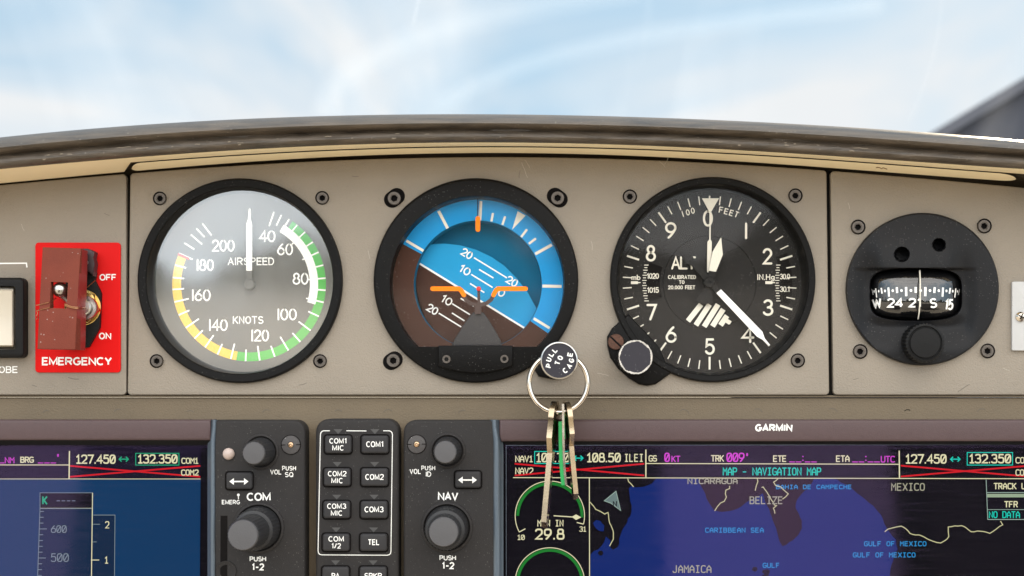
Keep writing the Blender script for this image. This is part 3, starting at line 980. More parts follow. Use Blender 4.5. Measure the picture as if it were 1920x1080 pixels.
for x in (88, 222, 356, 500, 634, 728, 868, 1018, 1132, 1282, 1420, 1560, 1702, 1842):
    mb = MB(); rs = random.uniform(8, 11); a0 = random.uniform(-70, -20)
    yy = 777 + random.uniform(-1.5, 2.5)
    pts = [pol((x, yy), rs, a) for a in np.linspace(a0, a0 + random.uniform(70, 130), 12)]
    mb.ribbon(pts, 1.3, -2.12, cap=True)
    obj('rivet_ring', mb, M['gap'] if random.random() < .3 else mat('rivet_line', (0.12, 0.10, 0.075), .7), t)

# ================================================================== airspeed indicator
def tilted(d, yc, deg=2.3):
    # glass leaning forward at its top by a couple of degrees
    return lambda x, y: d + (yc - y) * S * 1000 * math.tan(R(deg))
def bezel_ring(parent, c, r, ri, material, d=2.6, depth=-7, name='bezel', ear=None):
    mb = MB()
    mb.lathe(c, [(r, -2.5), (r, d - 1.0), (r - 1.2, d - .3), (r - 3.5, d), (ri + 5, d - .2), (ri + 3, d - .7), (ri + 1.0, d - 3), (ri - 1.5, depth), (ri - 1.5, depth - 8)], n=128, dref=d, capf=False)
    return obj(name, mb, material, parent, sharp=28)

def airspeed():
    t = thing('airspeed_indicator', 'round airspeed gauge with green, yellow and white speed bands', 'gauge', P(449, 526, 0))
    bezel_ring(t, ASI_C, 192.5, 172, M['bezel'])
    c = (467, 533.5); d = -8.5
    mb = MB(); mb.disc(c, 178, d, 96); dial = obj('dial', mb, M['dialgrey'], t)
    mb = MB(); mb.sector(c, 127.5, 144, 34.5, 189.6, d + .06); obj('green_band', mb, M['green'], dial)
    mb = MB(); mb.sector(c, 127.5, 144, 189.7, 293, d + .06); obj('yellow_band', mb, M['yellow'], dial)
    mb = MB(); mb.sector(c, 114, 129.5, 30, 106.8, d + .16); obj('white_band', mb, M['white'], dial)
    ticks = [(40, 18.9), (45, 24.9), (50, 31.5), (55, 38.9), (60, 46.8), (65, 56.3), (70, 65), (75, 75.3), (80, 85.2), (85, 94.3), (90, 103.5), (95, 114.5), (100, 126.8), (105, 138.2), (110, 149.2), (115, 160.4), (120, 172), (125, 182.6), (130, 193.8), (135, 204.3), (140, 215), (145, 225.3), (150, 235.7), (155, 246.6), (160, 256.8), (165, 266.3), (170, 275.3), (175, 284.8), (180, 294), (185, 302.7), (190, 310.6), (195, 316.8), (200, 322.6)]
    mb = MB()
    for s_, a in ticks:
        L = 28 if s_ % 20 == 0 or s_ == 190 else 22
        if s_ in (110, 150, 130): L = 30
        r1 = 144
        if 50 < s_ < 95: L = 16
        mb.ribbon([pol(c, r1, a), pol(c, r1 - L, a)], 3.0, d + .26, cap=False)
        if s_ in (60, 70, 80, 90): mb.ribbon([pol(c, 115, a), pol(c, 110, a)], 2.6, d + .26, cap=False)
    obj('tick_marks', mb, M['white'], dial)
    mb = MB(); mb.ribbon([pol(c, 145, 293.2), pol(c, 122, 293.2)], 4.2, d + .4, cap=False); obj('red_line', mb, M['redline'], dial)
    mb = MB()
    for s_, x, y, w in (('40', 501, 443, 31), ('60', 534.5, 467.5, 30), ('80', 563.5, 522.5, 30), ('100', 538, 589.5, 37), ('120', 487.5, 629, 34), ('140', 409, 609.5, 36), ('160', 377, 553.5, 36), ('180', 384.5, 497, 33), ('200', 418.5, 460.5, 43)):
        s2 = s_.replace('1', '|') if s_ != '40' else s_
        text(mb, s2, x - w / 2, x + w / 2, y, 22.5, d + .08, 3.0, gap=.2)
    text(mb, 'AIRSPEED', 427, 514, 490, 14.5, d + .08, 2.0, gap=.22)
    text(mb, 'KNOTS', 436.5, 494, 600, 14.5, d + .08, 2.0, gap=.26)
    obj('numerals', mb, M['white'], dial)
    mb = MB(); mb.prism([(466.4, 391), (469.2, 391), (470.2, 412), (472.6, 420), (472.4, 507.5), (461.8, 507.5), (461.6, 420), (464.6, 412)], d + 2.0, d + 2.5)
    nd = obj('needle', mb, M['white'], t)
    mb = MB(); mb.prism([(472.4, 507.8), (461.8, 507.8), (461.2, 534), (473.2, 534)], d + 2.0, d + 2.4)
    mb.lathe((467, 533), [(10, d), (10, d + 2.6), (8, d + 3), (0.01, d + 3)], 32)
    obj('hub', mb, M['dialgrey'], nd)
    mb = MB(); mb.disc((457.5, 528), 171.5, tilted(-4.2, 528, 2.0), 96); obj('gauge_glass', mb, M['glass_asi'], t)
    for p in ((299.6, 372), (604, 371), (293.5, 677), (600, 677)): screw_part(t, p, 13)
M['glass_asi'] = glass('coated_glass_bright', 0.19, tint=(0.95, 0.98, 1.0, 1), rough=0.035, smear=0.10, film=0.05, sscale=22)
airspeed()

# ================================================================== attitude indicator
def attitude():
    t = thing('attitude_indicator', 'round attitude gauge with a tilted blue and brown horizon', 'gauge', P(892.5, 526, 0))
    d = 2.8
    # black bezel: round outside with a lobe for the cage knob, flat-bottomed opening
    outer = circ(ATT_C, 192, 128)
    opening = [p for p in [pol((894.5, 531.5), 164, a) for a in np.linspace(-136.5, 136.5, 80)]]
    mb = MB(); mb.prism(outer, -2.5, d, 1.2, [opening[::-1]]); bz = obj('bezel', mb, M['bezel'], t, sharp=28)
    mb = MB()
    o_d = P(*ATT_C, d)
    pts_f = [P(x, y, d - .02) for x, y in opening]
    cc = P(894.5, 531.5, d)
    bk = [Vector((cc.x + (p.x - cc.x) * .985, .0062, cc.z + (p.z - cc.z) * .985)) for p in pts_f]
    n = len(pts_f)
    mb.add(pts_f + bk, [(i, (i + 1) % n, n + (i + 1) % n, n + i) for i in range(n)])
    obj('bezel_wall', mb, M['bezel'], bz)
    # lobe under the cage knob
    mb = MB(); mb.prism([(1000, 690), (1024, 655), (1048, 640), (1074, 655), (1080, 680), (1066, 703), (1040, 712), (1010, 706)], -2.0, 2.2, .8)
    obj('knob_lobe', mb, M['bezel'], bz)
    # bank ring
    c = (896, 533.5); dr = -5.0
    T = 31.6
    def side(r0, r1, a0, a1, dd, m, nm):
        b = MB(); b.sector(c, r0, r1, a0, a1, dd, 60); return obj(nm, b, m, ring)
    ring = obj('bank_ring', (lambda b: (b.sector(c, 119, 121.5, 0, 360, dr - .4, 96), b)[1])(MB()), M['black'], t)
    hl, hr = 270 + T - 3.2, 90 + T + 3.2         # where the printed horizon meets the ring
    side(120, 186, hl - 360, hr, dr, M['skyblue'], 'sky_half')
    side(120, 186, hr, hl, dr, M['earth'], 'earth_half')
    b = MB()
    b.lathe(c, [(120, dr), (119, dr - .8), (119, dr - 9)], 96, dref=dr, capf=False)
    obj('ring_wall', b, M['shadeblue'], ring)
    b = MB()
    px = lambda x, y: (680 + x / 2.635, 320 + y / 2.635)
    for p in ([(584, 150), (579, 246)], [(644, 209), (636, 251)], [(704, 226), (690, 268)], [(812, 290), (783, 328)], [(856, 335), (821, 361)], [(935, 366), (852, 412)], [(983, 572), (888, 570)], [(375, 199), (420, 285)]):
        b.ribbon([px(*p[0]), px(*p[1])], 5.5 if p[0][0] in (584, 935, 983, 375) else 4.2, dr + .07, cap=False)
    b.face([px(766, 200), px(805, 222), px(738, 292)], dr + .07)
    b.ribbon([px(216, 346), px(300, 396)], 5.0, dr + .07, cap=False)
    b.ribbon([px(845, 730), px(924, 778)], 5.0, dr + .07, cap=False)
    obj('bank_marks', b, M['ivory'], ring)
    # drum behind the ring, then the pitch card
    db = dr - 6
    drum = (lambda b: (b.disc(c, 128, db - 5, 64), b)[1])(MB())
    drum = obj('drum', drum, M['shadeblue'], t)
    b = MB(); b.face([px(230, 560), px(250, 440), px(470, 560), px(800, 790), px(700, 940), px(450, 930), px(260, 800)], db - 4); obj('drum_earth', b, M['earth'], drum)
    ux = (math.cos(R(T)), math.sin(R(T)))
    hz = [px(275, 455), px(800, 778)]
    b = MB()
    up = [hz[0], px(296, 395), px(312, 378), px(340, 364), px(400, 360), px(480, 368), px(560, 390), px(640, 428), px(700, 470), px(760, 530), px(815, 600), px(858, 680), px(862, 720), px(835, 765), hz[1]]
    b.face(up, db); card = obj('pitch_card', b, M['paleblue'], t)
    b = MB(); b.face([hz[0], hz[1], px(740, 850), px(560, 900), px(400, 850), px(310, 730), px(268, 600), px(262, 520)], db); obj('card_earth', b, M['earth'], card)
    b = MB()
    b.ribbon([hz[0], hz[1]], 3.6, db + .08, cap=False)
    for q in ([(550, 430), (713, 530)], [(575, 488), (646, 530)], [(536, 512), (642, 577)], [(530, 557), (601, 602)], [(484, 631), (550, 669)], [(442, 657), (530, 711)], [(441, 703), (503, 742)], [(376, 704), (487, 772)]):
        b.ribbon([px(*q[0]), px(*q[1])], 2.6, db + .08, cap=False)
    for s_, x, y in (('20', 515, 410), ('10', 505, 491), ('20', 738, 547), ('10', 676, 597), ('10', 415, 640), ('20', 345, 685)):
        q = px(x, y); text(b, s_, q[0] - 11, q[0] + 11, q[1], 15.5, db + .08, 2.6, rot=T, gap=.2)
    obj('pitch_marks', b, M['white'], card)
    # fixed aircraft symbol
    ds = dr + 2.4
    b = MB()
    def bar(pts, w):
        bb = MB(); bb.ribbon(pts, w, ds + .5)
        top = bb.v
        for f in bb.f:
            k = len(b.v)
            b.v += [bb.v[i] for i in f]; b.f.append(tuple(range(k, k + len(f))))
    b.ribbon([px(345, 583), px(476, 583), px(486, 590), px(500, 614)], 8.6, ds + .5)
    b.ribbon([px(805, 583), px(670, 583), px(659, 591), px(646, 614)], 8.6, ds + .5)
    solidify(b, .7)
    sy = obj('aircraft_symbol', b, M['orange'], t)
    b = MB(); b.ribbon([px(498, 612), px(510, 638), px(530, 655), px(572, 665), px(612, 655), px(634, 638), px(648, 612)], 7.2, ds + .3); b.ribbon([px(573, 592), px(574, 662)], 5.2, ds + .36, cap=False)
    b.ribbon([px(570, 660), px(569, 708)], 12, ds + .2, cap=False)
    solidify(b, .7); obj('symbol_bracket', b, M['symbolbrown'], sy)
    b = MB(); b.lathe(px(573, 583), [(4.4, ds), (4.4, ds + .8), (3, ds + 1.2), (.01, ds + 1.3)], 20); obj('centre_dot', b, M['reddot'], sy)
    b = MB(); b.ribbon([px(569, 236), px(569, 290)], 9.0, ds + .4); solidify(b, .6); obj('index_pointer', b, M['orange'], t)
    b = MB(); b.ribbon([px(569, 135), px(569, 240)], 2.0, ds + .3, cap=False); b.ribbon([px(579, 135), px(579, 240)], .8, ds + .3, cap=False); obj('pointer_stem', b, M['subdial'], t)
    b = MB(); b.prism([px(545, 700), px(596, 700), px(622, 735), px(655, 790), px(680, 835), px(690, 866), px(440, 866), px(456, 830), px(490, 775), px(522, 728)], -6, ds - 1, .6); obj('pedestal', b, M['pedestal'], t)
    # cover plate over the bottom of the opening
    b = MB(); b.prism([(822, 648), (961, 648), (961, 686), (945, 692), (920, 697.5), (892, 700), (864, 697.5), (838, 692), (822, 686)], d, d + 2.2, .5); cp = obj('cover_plate', b, M['bezel'], t)
    screw_part(cp, (837, 673.5), 9.5, d + 2.6); screw_part(cp, (945.7, 673), 9.5, d + 2.6)
    b = MB(); b.face([pol((894.7, 531.8), 164.5, a) for a in np.linspace(-136.5, 136.5, 80)], tilted(-.9, 528, 2.2)); obj('gauge_glass', b, M['glass_att'], t)
    # mounting screws sit off-centre in slotted holes
    for (x, y), (sx, sy_) in (((739, 371.5), (4, -3)), ((1045.5, 371), (-4, -3)), ((737, 676), (-3, 2))):
        s_ = screw_part(t, (x, y), 15, 2.4)
        b = MB()
        a = math.atan2(sy_, sx)
        pts = []
        for q in np.linspace(-90, 90, 14): pts.append((x + sx * 1.2 + 15.5 * math.cos(a + R(q)), y + sy_ * 1.2 + 15.5 * math.sin(a + R(q))))
        for q in np.linspace(90, 270, 14): pts.append((x - sx * .9 + 15.5 * math.cos(a + R(q)), y - sy_ * .9 + 15.5 * math.sin(a + R(q))))
        b.face(pts, .1); obj('slot', b, M['hole'], s_)
    # cage knob
    b = MB(); b.lathe((1043, 673), [(11, 2), (11, 19), (10, 19.5)], 32, dref=15, capf=True)
    kn = obj('cage_knob', b, M['steel'], t)
    b = MB(); b.lathe((1048.5, 676), [(30, 21), (34.6, 21.6), (35.4, 22.5), (35.4, 27), (34.6, 28), (32.8, 28.2), (32.4, 27.8), (32.2, 27.7)], 72, capf=False); obj('knob_rim', b, M['steel'], kn)
    b = MB(); b.disc((1048.5, 676), 33, 27.8, 64); obj('knob_face', b, M['knobdark'], kn)
    b = MB()
    K2 = lambda x, y: (960 + x / 2.844, 620 + y / 2.844)
    for s_, (x, y), w, rot in (('PULL', K2(207, 146), 33, -62), ('TO', K2(252, 157), 19.5, -68), ('CAGE', K2(300, 170), 36, -64)):
        pass
    # curved words: each letter placed on its own
    for ch, x, y, rot in (('P', 196, 187, -76), ('U', 196, 154, -68), ('L', 209, 126, -58), ('L', 228, 104, -48)):
        q = K2(x, y); text(b, ch, q[0] - 3.7, q[0] + 3.7, q[1], 10.2, 27.9, 2.1, st='flat', rot=rot + 0)
    for ch, x, y, rot in (('T', 243, 172, -75), ('O', 257, 145, -70)):
        q = K2(x, y); text(b, ch, q[0] - 3.9, q[0] + 3.9, q[1], 10.2, 27.9, 2.1, st='flat', rot=rot)
    for ch, x, y, rot in (('C', 283, 213, -38), ('A', 306, 189, -52), ('G', 317, 159, -66), ('E', 310, 127, -78)):
        q = K2(x, y); text(b, ch, q[0] - 3.9, q[0] + 3.9, q[1], 10.2, 27.9, 2.1, st='flat', rot=rot)
    obj('knob_lettering', b, M['white'], kn)

def solidify(mb, th):
    """Give flat ribbons a thickness of th millimetres towards the panel."""
    n = len(mb.v); F = list(mb.f)
    back = [v + Vector((0, th * .001, 0)) for v in mb.v]
    mb.v += back
    from collections import Counter
    ec = Counter()
    for f in F:
        for i in range(len(f)): ec[frozenset((f[i], f[(i + 1) % len(f)]))] += 1
    for f in F:
        for i in range(len(f)):
            a, b = f[i], f[(i + 1) % len(f)]
            if ec[frozenset((a, b))] == 1: mb.f.append((b, a, n + a, n + b))
M['glass_att'] = glass('coated_glass_dim', 0.016, rough=0.02, smear=0.08, film=0.01, sscale=30)
attitude()

# ================================================================== altimeter
def altimeter():
    t = thing('altimeter', 'round black altimeter with white numerals and a setting knob', 'gauge', P(1337, 524, 0))
    d = 2.6
    bz = bezel_ring(t, ALT_C, 193, 176, M['bezel'], d, -6)
    X = lambda x, y: (1120 + x / 2.571, 320 + y / 2.571)
    b = MB(); b.prism([X(150, 690), X(112, 722), X(70, 760), X(47, 800), X(48, 845), X(62, 900), X(100, 955), X(150, 1000), X(200, 1030), X(240, 1037), X(280, 1030), X(312, 1008), X(352, 978), X(300, 850)], -2.0, d - .5, 1.0)
    obj('knob_lug', b, M['bezel'], bz)
    c = (1330.5, 530); dd = -8.0
    b = MB(); b.disc(c, 182, dd, 96); dial = obj('dial', b, M['dial'], t)
    b = MB()
    for i in range(50):
        a = i * 7.2
        if i == 0: continue
        big = i % 5 == 0
        b.ribbon([pol(c, 163, a), pol(c, 163 - (24 if big else 16.5), a)], 3.6 if big else 2.2, dd + .06, cap=False)
    b.ribbon([pol(c, 163, 0), pol(c, 158, 0)], 3, dd + .06, cap=False)
    obj('tick_marks', b, M['ivory'], dial)
    b = MB()
    for s_, x, y, w in (('0', 533, 230, 19), ('|', 717, 290, 4.6), ('2', 820, 413, 18.5), ('3', 823, 660, 20.5), ('4', 724, 791, 23), ('5', 542, 848, 19.5), ('6', 356, 790, 21), ('7', 262, 682, 19.5), ('8', 258, 398, 19), ('9', 354, 288, 21.5)):
        q = X(x, y); text(b, s_, q[0] - w / 2, q[0] + w / 2, q[1], 31, dd + .06, 4.2)
    text(b, 'ALT', 1258.5, 1305, 493, 24.5, dd + .06, 3.6, gap=.14)
    text(b, 'CALIBRATED', 1252.5, 1305, 519.5, 7.4, dd + .06, 1.4, gap=.3)
    text(b, 'TO', 1273, 1283.5, 529, 7.0, dd + .06, 1.4, gap=.3)
    text(b, '20.000 FEET', 1252.5, 1303.5, 538.8, 7.4, dd + .06, 1.4, gap=.28)
    for i, ch in enumerate('100'):
        q = X(412 + i * 24, 209 - i * 8); text(b, ch.replace('1', '|'), q[0] - (1.5 if i == 0 else 3.6), q[0] + (1.5 if i == 0 else 3.6), q[1], 11.5, dd + .06, 1.8, rot=-17 + i * 4)
    for i, ch in enumerate('FEET'):
        q = X(596 + i * 25, 189 + i * 7.3); text(b, ch, q[0] - 3.6, q[0] + 3.6, q[1], 11.5, dd + .06, 1.8, rot=10 + i * 4)
    text(b, 'mb', 1184, 1201, 520, 10, dd + .06, 1.8, gap=.25)
    text(b, 'IN.Hg', 1419.5, 1452.5, 519.5, 11, dd + .06, 1.7, gap=.25)
    for (x0, x1) in ((1183, 1201), (1435, 1453)):
        b.face([(x0, 527.3), (x0 + 12.5, 527.3), (x0 + 14, 529), (x1, 529), (x1, 530.8), (x0 + 14, 530.8), (x0 + 12.5, 532.6), (x0, 532.6)], dd + .06)
    obj('numerals', b, M['ivory'], dial)
    # pressure windows
    for (a0, a1, r0, r1, nm, x0, x1, tx) in ((252.5, 288.5, 93, 119, 'millibar', 1204.5, 1213, ('1020', 1212.5, 1235.5, 517.5, '1015', 1213, 1235.5, 543.8)), (69, 106, 133, 155, 'inch', 1453.5, 1462, ('30.0', 1462, 1481.5, 518.5, '30.1', 1462, 1481, 542.2))):
        b = MB(); b.sector(c, r0, r1, a0, a1, dd + .05); w_ = obj('pressure_window', b, M['hole'], dial)
        b = MB()
        for i in range(15):
            y = 497 + i * 4.8 + (0 if i else 0)
            xx = (x0 + x1) / 2 + (abs(y - 530) / 34) ** 2 * (4 if nm == 'millibar' else 2.0)
            L = 4.6 if i % 2 == 0 else 3.2
            b.ribbon([(xx - L, y), (xx + L - 1, y)], 1.5, dd + .16, cap=False)
        text(b, tx[0], tx[1], tx[2], tx[3], 10.6, dd + .16, 1.7, gap=.16); text(b, tx[4], tx[5], tx[6], tx[7], 10.6, dd + .16, 1.7, gap=.16)
        obj('window_scale', b, M['ivory'], w_)
    # middle disc with the striped flag
    b = MB(); b.lathe(c, [(88.5, dd), (88.5, dd + .12), (87.3, dd + .3), (86.4, dd + .12), (86, dd + .05)], 96, capf=False); obj('disc_ring', b, M['subdial'], dial)
    b = MB()
    for (p0, q0) in (((500, 645), (437, 725)), ((541, 645), (475, 745)), ((582, 645), (515, 752)), ((607, 668), (555, 750)), ((625, 699), (594, 745)), ((637, 720), (626, 737))):
        b.ribbon([X(*p0), X(*q0)], 9.8, dd + .1, cap=False)
    obj('striped_flag', b, M['ivory'], dial)
    # ten-thousand-foot pointer: thin line with an inverted triangle at the rim
    p1 = dd + 1.2
    b = MB(); b.prism([X(505, 133), X(587, 133), X(548, 200), X(546, 332), X(552, 342), X(551, 400), X(542, 490), X(529, 490), X(530, 400), X(531, 342), X(540, 332), X(541, 200)], p1, p1 + .4); obj('long_pointer', b, M['ivory'], t)
    p2 = dd + 2.2
    b = MB(); b.prism([X(597, 321), X(605, 405), X(572, 487), X(538, 482), X(556, 390)], p2, p2 + .5); sp = obj('short_pointer', b, M['ivory'], t)
    b = MB(); b.prism([X(538, 483), X(575, 488), X(556, 540), X(530, 540)], p2, p2 + .45)
    b.prism([X(524, 560), X(475, 625), X(510, 643), X(552, 640), X(557, 610), X(545, 560)], p2, p2 + .45); obj('short_pointer_tail', b, M['subdial'], sp)
    p3 = dd + 3.4
    b = MB(); b.prism([X(574, 590), X(596, 572), X(796, 776), X(807, 808), X(833, 840), X(829, 844), X(797, 815), X(770, 800)], p3, p3 + .5); hp = obj('sweep_pointer', b, M['white'], t)
    b = MB(); b.prism([X(574, 591), X(597, 571), X(470, 432), X(458, 408), X(430, 404), X(418, 425), X(425, 448), X(448, 452)], p3 - .05, p3 + .45)
    b.lathe(X(541, 538), [(10.5, dd), (10.5, p3 + .8), (9, p3 + 1.2), (3, p3 + 1.2), (2.5, p3 + .9), (0.01, p3 + .9)], 32); obj('pointer_tail', b, M['subdial'], hp)
    b = MB(); b.disc((1333, 528), 175, tilted(-2.3, 528, 2.2), 96); obj('gauge_glass', b, M['glass_alt'], t)
    for p in ((1181, 368.6), (1491.5, 366.7), (1496, 676)): screw_part(t, p, 13.5)
    # slotted brown screw and the setting knob on the lug
    b = MB(); b.lathe((1155, 641), [(15, d - 2), (15, d + .4), (14, d + .9), (0.01, d + .9)], 40); s_ = obj('lug_screw', b, M['rust'], t)
    b = MB(); b.ribbon([(1144.5, 631), (1165.5, 651)], 3.2, d + .96, cap=False); obj('screw_slot', b, M['hole'], s_)
    b = MB(); b.lathe((1191.5, 669.5), [(31, d - 1), (31.2, d + 1), (31.2, d + 11), (32, d + 12.4), (32, d + 13), (31, d + 13.5), (29.5, d + 13.5)], 96, knurl=((1, 2, 3, 4), 1.2, 2), capf=True); kn = obj('setting_knob', b, M['black'], t)
    b = MB()
    ww = random.Random(5)
    # bright worn edge of the knob
    n_ = 120; wv = [28.8 + .7 * math.sin(i * .37) + ww.uniform(-.5, .9) for i in range(n_)]
    wo_ = [32.0 + ww.uniform(-.9, .5) for i in range(n_)]
    V = [P(*pol((1191.5, 669.5), wo_[i], i * 3), d + 13.66) for i in range(n_)] + [P(*pol((1191.5, 669.5), max(wv[i], 28.2), i * 3), d + 13.66) for i in range(n_)]
    b.add(V, [(i, n_ + i, n_ + (i + 1) % n_, (i + 1) % n_) for i in range(n_)])
    obj('knob_edge', b, mat('worn_edge', (0.50, 0.47, 0.43), .45, metal=.3, var=.3, vscale=900), kn)
    b = MB(); b.disc((1191.5, 669.5), 29.8, d + 13.62, 64); obj('knob_face', b, M['knobdark'], kn)
M['glass_alt'] = glass('coated_glass_faint', 0.017, rough=0.02, smear=0.08, film=0.01, sscale=30)
altimeter()

# ================================================================== compass
def compass():
    t = thing('magnetic_compass', 'round black magnetic compass with a small domed window and knurled knob', 'compass', P(1730, 542, 0))
    c = (1730, 542); r = 143.0; d0 = 3.0
    def sm(a, b, x):
        u = min(1, max(0, (x - a) / (b - a))); return u * u * (3 - 2 * u)
    def h(x, y):
        q = math.hypot(x - c[0], y - c[1]) / r
        z = d0 + 1.2 * (1 - q * q)
        dx = abs(x - 1717 - (y - 550) * .02)
        wside = 1 - sm(58, 96, dx)
        # hood over the window
        z += 2.6 * wside * sm(395, 500, y) * (1 - sm(502, 506, y))
        # window recess shaped to the bowl, the soft flanks beside it and the channel running down from it
        low = sm(502, 507, y)
        e = (abs(x - 1717) / 84) ** 2.8 + (abs(y - 552) / 48.5) ** 4.5
        z -= 11 * (1 - sm(.92, 1.1, e))
        z -= 2.2 * math.exp(-((dx - 88) / 24) ** 2) * sm(455, 540, y) * (1 - sm(575, 655, y))
        z -= 2.6 * (1 - sm(60, 110, dx)) * sm(584, 616, y) * (1 - sm(606, 665, y))
        z -= 1.2 * (1 - sm(90, 120, dx)) * low * (1 - sm(600, 660, y))
        for hx, hy, hr in ((1691, 477, 13.5), (1760.5, 459, 11.5)):
            z -= 9 * (1 - sm(hr - 1.5, hr + .8, math.hypot(x - hx, y - hy)))
        return z
    mb = MB(); V = []; F = []
    nr, na = 110, 260
    for i in range(nr + 1):
        rr = r * i / nr
        for j in range(na):
            a = 2 * math.pi * j / na
            x = c[0] + rr * math.cos(a); y = c[1] - rr * math.sin(a)
            z = h(x, y)
            if i >= nr - 1: z = d0 - (1.0 if i == nr else .15)
            V.append(P(x, y, z))
    for i in range(nr):
        for j in range(na):
            k = (j + 1) % na
            F.append((i * na + j, (i + 1) * na + j, (i + 1) * na + k, i * na + k))
    e = len(V)
    for j in range(na):
        p = V[nr * na + j]; V.append(Vector((p.x, .002, p.z)))
    for j in range(na):
        k = (j + 1) % na
        F.append((nr * na + j, e + j, e + k, nr * na + k))
    mb.add(V, F)
    hs = obj('housing', mb, M['housing'], t, sharp=50)
    b = MB()
    text(b, 'B', 1687, 1695.5, 452.5, 11, lambda x, y: h(x, y) + .08, 1.1); text(b, 'C', 1759.5, 1768, 485, 12, lambda x, y: h(x, y) + .08, 1.1)
    obj('embossed_letters', b, M['emboss'], hs)
    # card drum inside the bowl
    X = lambda x, y: (1540 + x / 2.571, 300 + y / 2.571)
    xc = 1717.0; Rp = 86.0
    def dc(x, y):
        return dome(x, y) - 0.7
    def dome(x, y):
        e = (abs(x - xc) / 84) ** 2.8 + (abs(y - 552) / 48.5) ** 4.5
        return -5.5 + 11.5 * math.sqrt(max(0, 1 - .93 * min(1, e)))
    def bowl(lift):
        V = []; F = []; nu, nv = 96, 26
        for j in range(nv + 1):
            q = 1 - (1 - j / nv) ** 1.6
            for i in range(nu):
                a = 2 * math.pi * i / nu
                cs, sn = math.cos(a), math.sin(a)
                x = xc + 84 * q * math.copysign(abs(cs) ** (2 / 2.8), cs); y = 552 - 48.5 * q * math.copysign(abs(sn) ** (2 / 4.5), sn)
                V.append(P(x, y, dome(x, y) + lift))
        for j in range(nv):
            for i in range(nu):
                k = (i + 1) % nu
                F.append((j * nu + i, (j + 1) * nu + i, (j + 1) * nu + k, j * nu + k))
        b = MB(); b.add(V, F); return b
    card = obj('compass_card', bowl(-1.1), M['bowl'], t, sharp=80)
    b = MB()
    for s_, x, y, w, hh in (('W', 268, 690, 46, 48), ('24', 355, 689, 78, 47), ('21', 452, 688, 66, 47), ('S', 540, 690, 37, 48), ('15', 613, 697, 44, 54)):
        q = X(x, y); text(b, s_, q[0] - w / 5.142, q[0] + w / 5.142, q[1], hh / 2.571, dc, 3.3, slant=.0 if s_ != '15' else .2, gap=.18, rot=0 if s_ != 'W' else -8, cap=False)
    for i in range(13):
        th = -74 + i * 148 / 12
        x = xc + Rp * math.sin(R(th)) * .98
        L = 44 if i % 2 else 28
        y0 = 612 + 10 * (abs(th) / 74) ** 2
        lean = 6 * th / 74
        w = max(1.0, 4.4 * math.cos(R(th)))
        q0 = (x + lean * .2, 300 + y0 / 2.571); q1 = (x - lean * .2, 300 + (y0 + L) / 2.571)
        b.ribbon([q0, q1], w, dc, cap=False)
        th2 = th + 148 / 24
        if i < 12:
            x2 = xc + Rp * math.sin(R(th2)) * .98
            b.disc((x2, 300 + (629 + 6 * (abs(th2) / 74) ** 2) / 2.571), 2.6 * max(.35, math.cos(R(th2))), dc, 12, ry=2.6)
    obj('card_marks', b, M['white'], card)
    # lubber line
    b = MB(); b.tube([P(1724.5, 507, 4.6), P(1725.5, 530, 7.6), P(1725.2, 560, 7.8), P(1723.5, 585, 6.8), P(1721.5, 598, 4.2)], .00027, 8); obj('lubber_line', b, M['ivory'], t)
    # domed glass
    b = bowl(0); obj('bowl_glass', b, M['glass_cmp'], t, sharp=80)
    # knob
    b = MB(); b.lathe((1734.5, 643), [(36, 1), (36, 8), (35.3, 9), (32, 9.4), (30.5, 8.9), (29.5, 8.9), (27.5, 9.6), (0.01, 10)], 132, knurl=((0, 1, 2), 1.6, 2), dref=9); obj('knob', b, M['black'], t, sharp=30)
    for p in ((1609, 425.6), (1845.7, 423.7), (1613, 659), (1852, 658)): screw_part(t, p, 14)
M['glass_cmp'] = glass('compass_glass', 0.075)
compass()

